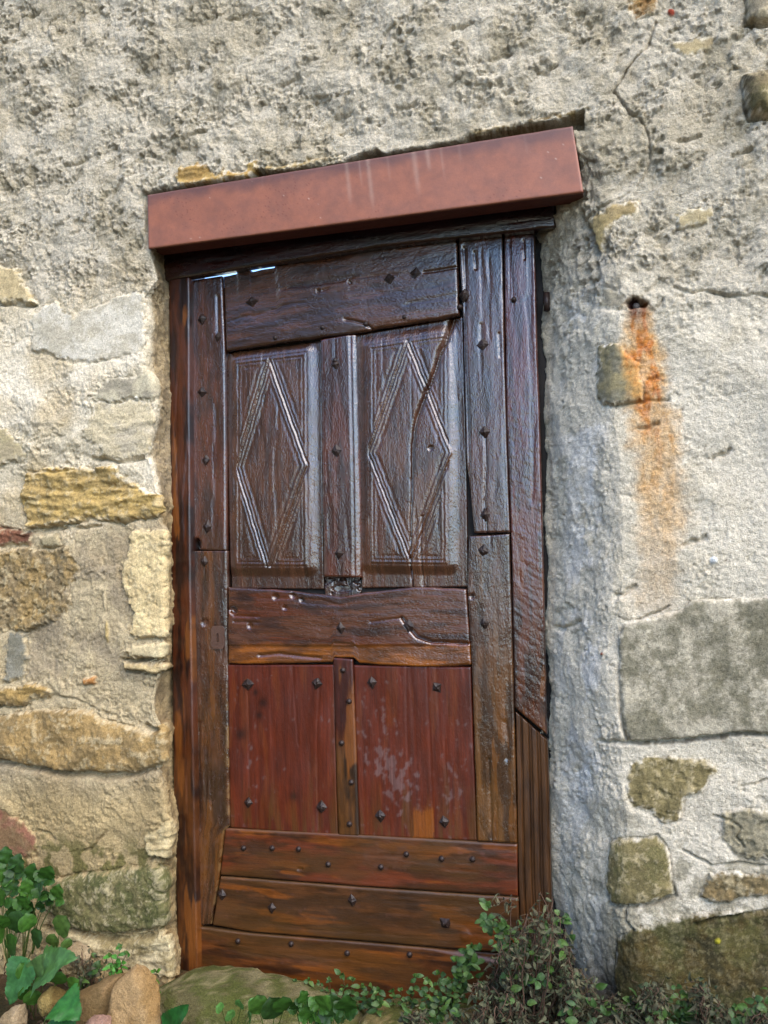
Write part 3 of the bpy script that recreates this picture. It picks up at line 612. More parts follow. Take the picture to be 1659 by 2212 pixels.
slab('head_beam', [(352, 500), (829, 450), (1200, 400)], [(352, 606), (597, 566), (829, 530), (1200, 489)], .112, .034, frame, M_WOOD, wood_h, wood_c((70, 26, 20), (40, 18, 16)), seed=4, rad=.007)
slab('gap_backing_post', [(1140, 500), (1160, 1000), (1172, 1500), (1180, 2150)], [(1230, 500), (1240, 1000), (1250, 1500), (1290, 2150)], .205, .05, frame, M_DARK, None, wood_c((40, 26, 20), (24, 16, 12)), seed=5, res=.02)  # added behind the right-hand gap so that it shows dark
# ------------------------------------------------------------------ the door
door = tag(empty('wooden_door', tuple(at(770, 2080, YD))), 'old brown varnished studded wooden door with two diamond panels', 'door')
def dist_seg(X, Y, pts): return polydist(X, Y, pts, False)
def groove(X, Y, pts, w, d, al=None, ac=None):
    return -d*np.exp(-(dist_seg(X, Y, pts)/w)**2)
def hole_(X, Y, x, y, rx, ry, d):
    return -d*(1-sst(.7, 1.1, np.hypot((X-x)/rx, (Y-y)/ry)))
T = .034
def sl_up(X, Y, al, ac, s):
    return wood_h(X, Y, al, ac, s)+hole_(X+3*noise(al*80, ac*80, 2), Y, 424, 1178, 8, 15, .03)+groove(X, Y, [(470, 640), (471, 720)], 3, .004)
slab('stile', [(403, 607), (404, 900), (409, 1187)], [(479, 596), (485, 760), (487, 1189)], YD, T, door, M_WOOD, sl_up, wood_c((122, 70, 48), (88, 52, 36), .12, (110, 56, 34)), seed=11, rad=.0018)
def stl_c(X, Y, al, ac, s):
    a = wood_c((110, 68, 48), (74, 46, 34), .25, (130, 76, 36))(X, Y, al, ac, s); b = wood_c((116, 70, 36), (76, 46, 26), .6, (140, 84, 34), .3)(X, Y, al, ac, s)
    c = mix(a, b, sst(1350, 1560, Y+50*fbm(al, ac, 6, 2, 4)))
    e = np.exp(-((ac-ac.max())/.008)**2)*sst(1440, 1600, Y); return mix(c, lin(180, 136, 84, KW)[None, None], .6*e*sst(-.2, .2, fbm(al, ac, 30, 2, 9)))
slab('stile', [(410, 1190), (415, 1500), (419, 1800), (426, 1998)], [(489, 1190), (490, 1437), (495, 1784), (484, 1795), (472, 1893), (456, 1997)], YD, T, door, M_WOOD,
     lambda X, Y, al, ac, s: wood_h(X, Y, al, ac, s, 1.4)+hole_(X, Y, 443, 1345, 8, 9, .004)+groove(X, Y, [(430, 1560), (428, 1700), (432, 1790)], 2.5, .003), stl_c, seed=12, rad=.0018)
def rail_h(X, Y, al, ac, s):
    h = wood_h(X, Y, al, ac, s, 1.5)+groove(X, Y, [(745, 690), (765, 693), (790, 700), (810, 716)], 2.2, .008)+groove(X, Y, [(915, 588), (950, 583), (985, 577)], 2, .006)+groove(X, Y, [(695, 628), (710, 623)], 2, .004)
    return h+hole_(X, Y, 687, 628, 4, 4, .01)+hole_(X, Y, 755, 609, 4, 4, .01)
slab('top_rail', [(482, 596), (510, 591), (514, 584), (536, 579), (541, 586), (592, 577), (598, 564), (630, 552), (986, 495)], [(488, 758), (620, 737), (702, 727), (765, 718), (815, 708), (991, 681)], YD-.002, T, door, M_WOOD, rail_h, wood_c((120, 74, 50), (86, 54, 38)), seed=13, rad=.006, wob=.002)
slab('stile', [(988, 492), (1000, 680), (1008, 1000), (1024, 1152)], [(1084, 480), (1090, 800), (1096, 1000), (1101, 1150)], YD-.001, T, door, M_WOOD,
     lambda X, Y, al, ac, s: wood_h(X, Y, al, ac, s, 1.3)+groove(X, Y, [(1002, 535), (1005, 600), (1003, 700), (1010, 900), (1017, 1152)], 3, .007)+groove(X, Y, [(1048, 940), (1050, 1000), (1047, 1084), (1052, 1152)], 2.2, .009)+groove(X, Y, [(1025, 545), (1028, 580)], 3, .006)+groove(X, Y, [(1038, 700), (1040, 740)], 3, .003)+groove(X, Y, [(1078, 720), (1080, 770)], 2.5, .005),
     wood_c((112, 72, 56), (82, 54, 42)), seed=14, rad=.004)
slab('stile', [(1013, 1158), (1009, 1270), (1019, 1440), (1031, 1818)], [(1100, 1153), (1108, 1440), (1117, 1823)], YD-.001, T, door, M_WOOD,
     lambda X, Y, al, ac, s: wood_h(X, Y, al, ac, s, 1.4)+hole_(X, Y, 1019, 1288, 5, 5, .01)+groove(X, Y, [(1055, 1640), (1060, 1740), (1062, 1815)], 2.2, .006)+groove(X, Y, [(1092, 1560), (1098, 1600), (1096, 1640)], 4, .003),
     lambda X, Y, al, ac, s: mix(wood_c((112, 74, 54), (82, 54, 40), .2, (120, 78, 44))(X, Y, al, ac, s), wood_c((138, 90, 42), (92, 60, 34), .7, (150, 90, 30))(X, Y, al, ac, s), sst(1330, 1600, Y+60*fbm(al, ac, 6, 2, 4))), seed=15, rad=.004)
slab('outer_board', [(1088, 480), (1094, 900), (1105, 1200), (1111, 1528)], [(1153, 472), (1160, 760), (1168, 1000), (1175, 1300), (1181, 1588)], YD+.003, T, door, M_WOOD,
     lambda X, Y, al, ac, s: wood_h(X, Y, al, ac, s)+.0005*fbm(al, ac*.3, 60, 3, 8)*sst(700, 900, Y)+groove(X, Y, [(1130, 520), (1133, 560)], 2, .004),
     lambda X, Y, al, ac, s: mix(wood_c((126, 60, 42), (88, 46, 36))(X, Y, al, ac, s), wood_c((120, 62, 32), (70, 36, 22), .3)(X, Y, al, ac, s), sst(1000, 1500, Y)), seed=16, rad=.004)
def grv(X, Y, al, ac, s):
    t = ac/ac.max(); h = wood_h(X, Y, al, ac, s, .3)
    for q, w, d in ((.17, .03, .006), (.41, .022, .006), (.48, .022, .005), (.68, .022, .006), (.75, .022, .005), (.95, .03, .004)): h = h-d*np.exp(-((t-q)/w)**2)
    return h
slab('grooved_board', [(1114, 1538), (1117, 1700), (1120, 1900), (1128, 2080)], [(1182, 1600), (1186, 1720), (1190, 1900), (1198, 2080)], YD+.004, .028, door, M_WOODF, grv, wood_c((116, 74, 38), (92, 58, 30), .0), seed=17, rad=.003, res=.0012)
def mull(X, Y, al, ac, s):
    t = ac/ac.max(); h = wood_h(X, Y, al, ac, s)
    h = h-.006*sst(.80, .84, t)-.004*sst(.93, .96, t)+.003*np.exp(-((t-.88)/.03)**2)-.003*np.exp(-((t-.04)/.02)**2)
    return h
slab('mullion', [(692, 733), (695, 1000), (699, 1246)], [(768, 720), (774, 1000), (778, 1248)], YD-.001, T, door, M_WOOD, mull, wood_c((118, 64, 42), (82, 46, 32), .2, (120, 60, 32)), seed=18, rad=.003)
slab('tenon_block', [(698, 1242), (700, 1262), (702, 1296)], [(776, 1242), (778, 1262), (780, 1296)], YD+.020, .012, door, M_WOOD, lambda X, Y, al, ac, s: wood_h(X, Y, al, ac, s, 2)-.012*sst(.1, .3, fbm(al, ac, 30, 3, 5))-.02*(1-sst(.6, 1.1, np.hypot((X-738)/22, (Y-1272)/8))), wood_c((96, 60, 42), (60, 38, 30)), seed=29, rad=.003, res=.002)
def diamond(loz, rect, extra=None, slope=1.0):
    def f(X, Y, al, ac, s):
        x = X+1.2*noise(al*30, ac*30, s); y = Y
        dl = polydist(x, y, loz); dr = polydist(x, y, rect)
        def prof(m):
            g = lambda c, w: np.exp(-((m-c)/w)**2)
            return .0022*g(3.2, 2.6)-.0009*g(7, 1.8)+.0016*g(10.5, 2.8)+.0014*sst(15, 22, m)
        tri = np.minimum(-dl, dr)
        h = np.where(dl > 0, prof(dl)+.0010, np.where(tri > 0, prof(tri)*np.where(-dl < dr, 1, .6), 0))
        band = np.exp(-(dl/4.5)**2)
        h = h-.0040*np.exp(-(dl/2.2)**2)*(dr > -4)
        h = h-.0095*sst(1, 26, -dr)-.0006*np.exp(-((dr+2)/2.2)**2)
        h = h+wood_h(X, Y, al, ac, s, .8)
        return h+(extra(X, Y, al, ac) if extra is not None else 0)
    return f
PC1 = wood_c((118, 74, 48), (88, 54, 36), .15, (112, 66, 44))
slab('panel', [(486, 762), (490, 1000), (497, 1271)], [(693, 735), (694, 1000), (697, 1273)], YD+.014, .015, door, M_WOOD,
     diamond([(582, 776), (664, 1005), (580, 1235), (512, 1010)], [(508, 782), (660, 762), (663, 1222), (508, 1221)]), PC1, seed=19, rad=.002, res=.0024)
ck = [(973, 690), (962, 735), (949, 762), (941, 790), (931, 822), (918, 850), (906, 884), (896, 920), (891, 961), (889, 1069), (886, 1208), (890, 1270)]
def ck_h(X, Y, al, ac):
    d = dist_seg(X+1.5*noise(al*40, ac*0+.3, 8), Y, ck); w = np.interp(Y, [690, 760, 830, 900, 980, 1060, 1270], [6, 5, 4, 4, 3, 1.6, 1.2])
    h = -.012*np.exp(-(d/w)**2)
    sidef = np.interp(Y, [690, 760, 830, 900, 980], [-0.006, -.005, -.003, -.001, 0])
    cxl = np.interp(Y, [p[1] for p in ck], [p[0] for p in ck])
    h += sidef*np.exp(-np.clip(X-cxl, 0, 99)/10)*(X > cxl)
    return h-.006*np.exp(-(dist_seg(X, Y, [(912, 1115), (908, 1180), (912, 1265)])/2.2)**2)-.004*hole_(X, Y, 930, 968, 6, 6, -1)
slab('panel', [(768, 722), (773, 1000), (779, 1270)], [(998, 682), (1006, 1000), (1010, 1268)], YD+.014, .015, door, M_WOOD,
     diamond([(880, 735), (976, 978), (888, 1212), (796, 979)], [(797, 748), (963, 722), (966, 1218), (800, 1216)], ck_h), PC1, seed=20, rad=.002, res=.0024)
def mid_h(X, Y, al, ac, s):
    ck2 = [(800, 1344), (850, 1337), (868, 1335), (880, 1352), (900, 1376), (930, 1387), (1010, 1391)]
    h = wood_h(X, Y, al, ac, s, 1.3)+groove(X, Y, ck2[:3], 2.5, .003)+groove(X, Y, ck2[2:], 2.8, .012)
    below = sst(0, 3, Y-np.interp(X, [490, 700, 880, 930, 1018], [1392, 1394, 1392, 1392, 1394])); h -= .003*below
    h += groove(X, Y, [(560, 1416), (600, 1412), (650, 1418), (690, 1422)], 3, .006)+groove(X, Y, [(505, 1330), (560, 1332)], 2, .003)+groove(X, Y, [(505, 1343), (560, 1345)], 2, .003)
    for x, y, r, d in ((595, 1289, 7, .007), (632, 1286, 6, .006), (652, 1296, 5, .008), (615, 1313, 5, .005), (503, 1318, 9, .016), (540, 1352, 6, .005)): h += hole_(X, Y, x, y, r, r, d)
    return h
def mid_c(X, Y, al, ac, s):
    a = wood_c((122, 72, 44), (82, 48, 32), .2, (124, 62, 30))(X, Y, al, ac, s); b = wood_c((200, 116, 42), (140, 80, 32), .9, (200, 112, 30))(X, Y, al, ac, s)
    c = mix(a, b, sst(1385, 1404, Y+6*fbm(al, ac, 20, 2, 4))*.95); return c
slab('mid_rail', [(492, 1268), (560, 1272), (620, 1276), (700, 1284), (735, 1291), (790, 1279), (900, 1268), (1007, 1273)], [(491, 1434), (620, 1434), (716, 1432), (721, 1421), (763, 1423), (775, 1434), (830, 1438), (900, 1441), (1018, 1438)], YD-.003, T, door, M_WOOD, mid_h, mid_c, seed=21, rad=.006, wob=.002)
def pan_c(X, Y, al, ac, s):
    c = .35*wood_c((134, 54, 26), (98, 40, 20), .15, (146, 78, 30))(X, Y, al, ac, s)+.65*lin(122, 50, 25, KW)*(1+.35*fbm(al*.1, ac, 60, 4, s+60))[..., None]
    for x, y, r in ((568, 1518, 9), (560, 1545, 7), (520, 1586, 12), (552, 1496, 6), (634, 1720, 9), (1, 1, 1)):
        d = np.hypot(X-x, (Y-y)*.9)/r; c = mix(c, lin(40, 20, 12, KW)[None, None], .8*np.exp(-d**2))
    low = sst(1660, 1800, Y+60*fbm(al*.3, ac, 20, 3, 6)); c = mix(c, lin(120, 80, 34, KW)[None, None], .6*low*sst(-.1, .3, fbm(al*.1, ac, 40, 3, 7)))
    hz = np.exp(-(((X-850)/62)**2+((Y-1670+(X-850)*-.9)/72)**2))+.6*np.exp(-(((X-975)/30)**2+((Y-1700)/90)**2))+.4*np.exp(-(((X-545)/14)**2+((Y-1650)/90)**2))+.35*np.exp(-(((X-840)/40)**2+((Y-1530)/40)**2))
    w = sst(.34, .62, hz*.6+.55*fbm(al, ac*1.5, 34, 5, 30)+.0); c = mix(c, lin(150, 116, 110, KW)[None, None], .62*w)
    c = mix(c, lin(176, 96, 30, KW)[None, None], .85*((X > 893) & (X < 937))*sst(1738, 1760, Y+8*fbm(al, ac, 60, 2, 4)))
    return c
def pan_h(lines):
    def f(X, Y, al, ac, s):
        h = wood_h(X, Y, al, ac, s, .45)
        for l in lines: h = h+groove(X, Y, l, 1.6, .0014)
        return h
    return f
slab('panel', [(491, 1436), (494, 1600), (497, 1788)], [(722, 1436), (725, 1600), (730, 1806)], YD+.006, .02, door, M_WOODF, pan_h([[(535, 1490), (538, 1580), (540, 1700)], [(632, 1440), (640, 1560), (645, 1610)], [(690, 1470), (684, 1600), (688, 1790)]]), pan_c, seed=22, rad=.002)
slab('panel', [(764, 1437), (768, 1600), (776, 1806)], [(1017, 1441), (1022, 1600), (1031, 1817)], YD+.006, .02, door, M_WOODF, pan_h([[(877, 1442), (880, 1600), (886, 1810)], [(922, 1442), (930, 1650), (938, 1810)], [(960, 1600), (964, 1700)]]), pan_c, seed=23, rad=.002)
slab('batten', [(719, 1421), (724, 1600), (731, 1805)], [(761, 1424), (768, 1600), (775, 1807)], YD+.001, .02, door, M_WOODF, pan_h([]), lambda X, Y, al, ac, s: mix(wood_c((116, 48, 28), (80, 34, 20), .1)(X, Y, al, ac, s), wood_c((124, 76, 32), (66, 42, 22), .6)(X, Y, al, ac, s), sst(1560, 1640, Y)), seed=24, rad=.002)
def b_c(c1, c2, w):
    g = wood_c(c1, c2, w, (168, 92, 30))
    def f(X, Y, al, ac, s):
        c = g(X, Y, al, ac, s)
        hz = np.exp(-(((X-850)/60)**2+((Y-1850)/40)**2))+.5*np.exp(-(((X-1050)/60)**2+((Y-1840)/24)**2))
        c = mix(c, lin(140, 92, 80, KW)[None, None], .5*sst(.36, .6, hz*.5+.5*fbm(al*1.2, ac*1.5, 30, 5, 30)+.05))
        c = mix(c, lin(108, 70, 30, KW)[None, None], .6*sst(-.1, .35, fbm(al*.3, ac, 9, 4, s+40)))
        ed = np.exp(-(ac/.0045)**2); return mix(c, lin(140, 106, 70, KW)[None, None], .5*ed)
    return f
slab('bottom_board', [(486, 1790), (800, 1806), (1117, 1824)], [(475, 1890), (800, 1916), (1118, 1937)], YD, T, door, M_WOODF, lambda X, Y, al, ac, s: wood_h(X, Y, al, ac, s, .6)+hole_(X, Y, 648, 1878, 7, 4, .003), b_c((138, 66, 34), (94, 54, 28), .35), seed=25, rad=.003)
slab('bottom_board', [(476, 1894), (800, 1919), (1119, 1940)], [(458, 1999), (540, 2013), (800, 2034), (1124, 2062)], YD-.001, T, door, M_WOODF, lambda X, Y, al, ac, s: wood_h(X, Y, al, ac, s, .6)+.002*(1-sst(.6, 1.2, np.hypot(X-1006, Y-2021)/12)), b_c((120, 72, 36), (90, 56, 28), .35), seed=26, rad=.003)
slab('bottom_board', [(426, 2002), (540, 2017), (800, 2038), (1126, 2066)], [(428, 2120), (640, 2160), (1132, 2220)], YD, T, door, M_WOODF,
     lambda X, Y, al, ac, s: wood_h(X, Y, al, ac, s, .7)-.008*sst(0, 10, np.interp(X, [800, 900, 990, 1130], [2032, 2046, 2066, 2095])-Y)*sst(820, 900, X), b_c((136, 76, 34), (88, 50, 26), .45), seed=27, rad=.003)
# unseen dark board added behind the door to stop light leaking through joints
slab('light_block_board', [(420, 634), (440, 2100)], [(1150, 482), (1178, 2120)], YD+.036, .012, door, M_DARK, None, DK, res=.02, seed=28)
# studs
STUDV = [(545,652,16,13),(842,602,15,13),(898,590,16,14),(437,690,12,14),(1003,638,12,15),(437,847,12,13),(1043,745,13,14),(1047,933,12,14),(445,993,10,13),(448,1137,13,16),
 (725,787,11,13),(727,973,12,15),(733,1195,11,15),(1049,1112,12,15),(1044,1190,12,15),(442,1212,11,13),(737,1356,12,16),(883,1352,13,18),(1047,1346,12,15),(536,1478,15,14),(685,1476,12,14),
 (804,1474,12,14),(944,1484,12,12),(537,1733,11,13),(695,1743,12,15),(822,1762,12,14),(960,1775,12,14),(480,1932,12,13),(588,1960,11,13),(761,1945,11,14),(962,1994,13,14),(471,728,8,13)]
V0, F0 = None, None
def stud_mesh():
    V = []; n = 4
    rings = [(1.0, .004, 1), (1.0, -.001, 1), (.86, -.0045, 1), (.30, -.0105, 1), (.0, -.0118, 1)]
    for r, h, _ in rings[:-1]:
        for i in range(8):
            a = pi/4*i; rr = r*(1.0 if i % 2 == 0 else .735); V.append((rr*cos(a), h, rr*sin(a)))
    V.append((0, rings[-1][1], 0)); F = []
    for j in range(3):
        for i in range(8): F.append((j*8+i, j*8+(i+1) % 8, (j+1)*8+(i+1) % 8, (j+1)*8+i))
    for i in range(8): F.append((24+i, 24+(i+1) % 8, 32))
    return np.array(V), F
SV, SF = stud_mesh()
def door_y(X, Y):
    if 490 < X < 1018 and 1440 < Y < 1800: return YD+.006 if not 722 < X < 764 else YD+.001
    return YD
for i, (X, Y, rx, rz) in enumerate(STUDV):
    y = door_y(X, Y); p = at(X, Y, y); a = rng.uniform(-.18, .18)+(.7 if (X, Y) in ((944, 1484), (962, 1994)) else 0)
    V = SV.copy(); V[:, 0] *= rx*.00132*rng.uniform(.9, 1.1); V[:, 2] *= rz*.00132; V[:, 1] *= rng.uniform(.6, 1.0)
    V += rng.normal(0, .0009, V.shape)
    x = V[:, 0]*cos(a)-V[:, 2]*sin(a); z = V[:, 0]*sin(a)+V[:, 2]*cos(a); V[:, 0], V[:, 2] = x, z
    tl = rng.uniform(-.08, .08); V[:, 1] += V[:, 2]*tl
    meshobj('diamond_stud', V+p, SF, M_IRON, door, smooth=False)
RND = [(595,730),(697,708),(790,700),(874,685),(993,663),(1110,647),(741,1448),(754,1515),(738,1605),(759,1690),(755,1780),(526,1832),(588,1832),(645,1834),(709,1867),(823,1873),(878,1845),(954,1855),(1021,1856),
 (514,2033),(629,2039),(750,2059),(885,2062),(724,779)]
for (X, Y) in RND:
    r = .0082 if Y < 1200 else .0085
    V, F = lathe([(r, .005), (r, 0), (r*.92, -.003), (r*.65, -.006), (r*.3, -.0075), (.0005, -.0079)], 12)
    V = V*(1+rng.normal(0, .03, (len(V), 1)))
    meshobj('nail_head', V+at(X, Y, door_y(X, Y)-.0005), F, M_IRON, door)
# keyhole plate
def plate():
    a = at([456, 484, 484, 456], [1353, 1351, 1402, 1403], YD-.004)
    n = 20; V = []; F = []
    c = a.mean(0); kh = []
    for i in range(n):                                    # outline of the keyhole
        t = 2*pi*i/n
        x = .0042*cos(t); z = .0042*sin(t)+.009
        if sin(t) < -.35: z = -.014; x = .0042*(1 if cos(t) > 0 else -1)*(.7+.3*abs(cos(t))) if abs(cos(t)) > .2 else .0042*cos(t)*4
        kh.append(c+np.array([x, 0, z]))
    hw = np.array([(a[1]-a[0])[0]/2, (a[0]-a[3])[2]/2])
    for i in range(n):
        t = 2*pi*i/n; k = 1/max(abs(cos(t)), abs(sin(t))); V.append(c+np.array([cos(t)*k*hw[0], 0, sin(t)*k*hw[1]]))
    V += kh; V += [v+np.array([0, .004, 0]) for v in V[:n]]; V += [v+np.array([0, .012, 0]) for v in kh]
    for i in range(n):
        j = (i+1) % n; F += [(i, j, n+j, n+i), (2*n+i, 2*n+j, j, i), (n+i, n+j, 3*n+j, 3*n+i)]
    F.append(tuple(3*n+i for i in range(n)))
    return meshobj('keyhole_plate', V, F, plain_mat('brown_painted_iron', (.075, .036, .022), .4, .5, 200, .3), door, smooth=False)
pl = plate()
for (X, Y) in ((460, 1357), (480, 1356), (460, 1397), (480, 1396)):
    V, F = lathe([(.0024, .002), (.0022, -.0006), (.0006, -.0012)], 8); o = meshobj('screw', V+at(X, Y, YD-.0045), F, M_IRON, None); o.parent = pl; o.location = door.location*0
    me = o.data; o.matrix_parent_inverse = pl.matrix_basis.inverted()
hp = at(1181, 652, .16)
V, F = lathe([(.009, -.026), (.009, .026)], 14); V = V[:, [0, 2, 1]]
hg = meshobj('hinge_barrel', V+hp, [tuple(f)[::-1] for f in F], M_IRON, door)

# ------------------------------------------------------------------ ground
gx = np.concatenate([np.linspace(-60, -3, 30), np.arange(-2.9, 2.6, .02), np.linspace(3, 60, 30)])
gy = np.concatenate([np.linspace(-60, -4, 30), np.arange(-3.9, -.75, .05), np.arange(-.7, .8, .02), np.linspace(1, 60, 30)])
GXX, GYY = np.meshgrid(gx, gy)
gz = -.235-.34*sst(.2, 2.4, -GYY)+.03*fbm(GXX, GYY, 2, 3, 5)+.012*fbm(GXX, GYY, 16, 3, 6)+.004*fbm(GXX, GYY, 60, 2, 7)
gz += .05*sst(-.35, -.85, GXX)*sst(-.5, 0, GYY)
gcol = mix(lin(92, 72, 46, K)[None, None]+0*gz[..., None], lin(58, 52, 30, K)[None, None], sst(-.2, .3, fbm(GXX, GYY, 7, 4, 9)))
g = meshobj('ground', np.stack([GXX, GYY, gz], -1).reshape(-1, 3), gridfaces(*GXX.shape), M_WALL, None, gcol.reshape(-1, 3), {'grit': np.full(gz.size, .7)})
g['kind'] = 'structure'
def gz_at(x, y):
    return -.235-.34*float(sst(.2, 2.4, np.array(-y)))+.05*float(sst(-.35, -.85, np.array(x)))*float(sst(-.5, 0, np.array(y)))
# ------------------------------------------------------------------ loose stones
def rock(name, poly, yc, T_, c1, c2, label, cat='stone', moss=0., seed=0, pw=2.6, tiltz=0.0):
    P2 = at(*np.array(poly, float).T, yc); c = P2.mean(0); n = 96; m = 40
    q = resample(np.vstack([P2, P2[:1]]), n+1)[:-1]-c
    V = []
    ph = np.linspace(-pi/2, pi/2, m)
    for a in ph:
        k = abs(cos(a))**(2/pw); s = np.sign(sin(a))*abs(sin(a))**(2/pw)
        ring = q*k; ring = ring.copy(); ring[:, 1] = s*T_; V.append(ring)
    V = np.array(V)
    nrm = V/np.array([1, T_/np.abs(q).max()*1.0, 1]); nrm = V/(np.linalg.norm(V, axis=-1, keepdims=True)+1e-9)
    u = V[..., 0]+V[..., 1]*.7+seed; w = V[..., 2]-V[..., 1]*.7
    sc = np.abs(q).max()
    h = (.06 if moss == 0 else .018)*sc*fbm(u, w, 1.6/sc, 3, seed)+.02*sc*fbm(u, w, 6/sc, 3, seed+1)+.0022*fbm(u, w, 60, 4, seed+2, .6)
    V = V+nrm*h[..., None]
    rg = np.random.default_rng(seed)
    for _ in range(16 if moss == 0 else 5):
        pn = rg.normal(0, 1, 3)*np.array([1, 1.3 if moss == 0 else .6, 1]); pn /= np.linalg.norm(pn)
        dd = V@pn; lim = dd.max()*(rg.uniform(.80, .96) if moss == 0 else rg.uniform(.92, .98)); ex = np.clip(dd-lim-.0015*fbm(u, w, 40, 3, seed+6), 0, None)
        V = V-ex[..., None]*pn*.92
    V[..., 1] += V[..., 2]*tiltz
    col = mix(lin(*c1, K)[None, None]+0*V, lin(*c2, K)[None, None], sst(-.3, .3, fbm(u, w, 9, 4, seed+3)))
    if moss:
        col = mix(col, lin(84, 90, 36, K)[None, None], .8*sst(.25-.5*moss, .75-.5*moss, fbm(u, w, 14, 8, seed+4, .78)+.3*sst(-.4, .6, V[..., 2]/sc)))
        col = mix(col, lin(176, 160, 116, K)[None, None], .5*sst(.3, .45, fbm(u, w, 40, 3, seed+5)))
    F = [(j*n+i, (j+1)*n+i, (j+1)*n+(i+1) % n, j*n+(i+1) % n) for j in range(m-1) for i in range(n)]
    Vf_ = V.reshape(-1, 3)+c
    o = empty('x') if False else None
    ob = meshobj(name, Vf_-c, np.array(F), M_WALL, None, col.reshape(-1, 3), {'grit': np.full(n*m, .8)})
    ob.location = c; return tag(ob, label, cat)
rock('doorstep_stone', [(338,2165),(352,2128),(385,2112),(430,2109),(520,2118),(600,2140),(690,2168),(770,2190),(800,2260),(780,2420),(560,2480),(350,2450),(330,2300)], .0, .15, (136,124,88), (104,96,62), 'large pale boulder with green moss lying as the doorstep', moss=.62, seed=31, pw=3.2)
rock('doorstep_stone', [(770,2210),(800,2182),(880,2180),(1000,2196),(1100,2215),(1130,2300),(1100,2440),(900,2470),(780,2420)], .03, .13, (150,130,84), (110,98,58), 'lower doorstep boulder behind the row of little weeds', moss=.5, seed=33, pw=3.2)
rock('loose_slab', [(268,2085),(290,2090),(322,2120),(330,2160),(352,2230),(345,2320),(245,2320),(236,2212),(240,2150),(250,2105)], -.23, .03, (184,150,104), (164,128,80), 'upright ochre slab leaning at the foot of the wall', seed=35, pw=3.5, tiltz=.3)
rock('loose_stone', [(160,2175),(172,2145),(215,2118),(262,2110),(262,2240),(180,2250)], -.17, .07, (170,138,96), (138,112,74), 'brown stone half hidden behind the upright ochre slab', seed=37)
rock('loose_stone', [(146,2040),(158,2036),(180,2050),(195,2068),(186,2086),(150,2080)], -.06, .035, (196,172,136), (170,146,110), 'small pinkish pale stone by the wall foot among weeds', seed=39)
rock('loose_stone', [(92,2150),(104,2135),(140,2155),(142,2175),(110,2190),(96,2180)], -.26, .04, (150,128,76), (120,98,54), 'angular brown stone between the big leaves', seed=41)
rock('loose_stone', [(0,2205),(20,2180),(45,2172),(50,2215),(30,2260),(0,2260)], -.28, .04, (190,164,128), (160,136,100), 'pale stone at the bottom left corner under leaves', seed=43)
rock('loose_stone', [(180,2215),(200,2195),(232,2200),(240,2240),(190,2250)], -.30, .03, (180,140,120), (150,116,96), 'flat pink stone in front of the upright slab', seed=45)

# ------------------------------------------------------------------ plants
class Plant:
    def __init__(s): s.V = []; s.F = []; s.C = []; s.sV = []; s.sF = []; s.sC = []
    def stem(s, pts, r0, r1, col):
        pts = resample(np.array(pts), max(4, len(pts)*3)); n = 5; o = len(s.sV)
        for k, p in enumerate(pts):
            t = pts[min(k+1, len(pts)-1)]-pts[max(k-1, 0)]; t = t/(np.linalg.norm(t)+1e-9)
            a = np.cross(t, [.3, 1, .2]); a /= np.linalg.norm(a)+1e-9; b = np.cross(t, a)
            r = r0+(r1-r0)*k/(len(pts)-1)
            for i in range(n): s.sV.append(p+r*(cos(2*pi*i/n)*a+sin(2*pi*i/n)*b)); s.sC.append(col)
        for k in range(len(pts)-1):
            for i in range(n): s.sF.append((o+k*n+i, o+k*n+(i+1) % n, o+(k+1)*n+(i+1) % n, o+(k+1)*n+i))
    def leaf(s, p, d, nrm, L, Wd, col, kind='ovate', droop=.3, fold=.25, curl=0., dark=.75):
        d = d/(np.linalg.norm(d)+1e-9); sd_ = np.cross(d, nrm); sd_ /= np.linalg.norm(sd_)+1e-9; nn = np.cross(sd_, d)
        na = {'ovate': 9, 'serr': 25, 'lobe': 19, 'round': 9, 'tiny': 4}[kind]; nw = 5 if kind != 'tiny' else 3
        o = len(s.V); tt = np.linspace(0, 1, na)
        if kind == 'round': w = np.sqrt(np.clip(1-(2*tt-1)**2, 0, 1))**.9
        elif kind == 'lobe': w = np.sin(pi*tt**.8)**.6*(.78+.22*np.abs(np.sin(pi*tt*3.5)))
        elif kind == 'serr': w = np.clip((tt/.16), 0, 1)**.7*(1-tt)**.72*1.25*(.92+.10*(np.arange(na) % 2))
        else: w = np.sin(pi*tt**.78)**.85
        w = w*.5*Wd; w[-1] *= .05
        ph = rng.uniform(0, 6)
        for k, t in enumerate(tt):
            ang = droop*t*t
            if curl: ang += curl*t*3
            c = p+d*L*t*(1-.25*min(1, abs(ang)))-nn*L*ang*.5*t
            for j in range(nw):
                q = -1+2*j/(nw-1)
                rip = .04*Wd*sin(ph+t*14+q*2)*abs(q)
                s.V.append(c+sd_*q*w[k]+nn*(abs(q)*w[k]*fold+rip+(abs(q)**2)*w[k]*curl))
                vein = 1.15 if j == nw//2 else 1.0
                s.C.append(col*vein*(1+.12*sin(t*20+abs(q)*4+ph)))
        for k in range(na-1):
            for j in range(nw-1): s.F.append((o+k*nw+j, o+k*nw+j+1, o+(k+1)*nw+j+1, o+(k+1)*nw+j))
    def build(s, name, label, cat='plant', group=None, mat=None, loc=None):
        mat = mat or M_LEAF
        allv = np.array(s.V if s.V else s.sV); lo = allv.mean(0); lo[2] = allv[:, 2].min()
        r = empty(name, tuple(loc if loc is not None else lo)); tag(r, label, cat, group)
        if s.sV: meshobj('stems', s.sV, s.sF, mat, r, np.array(s.sC))
        if s.V: meshobj('leaves', s.V, np.array(s.F), mat, r, np.array(s.C))
        return r
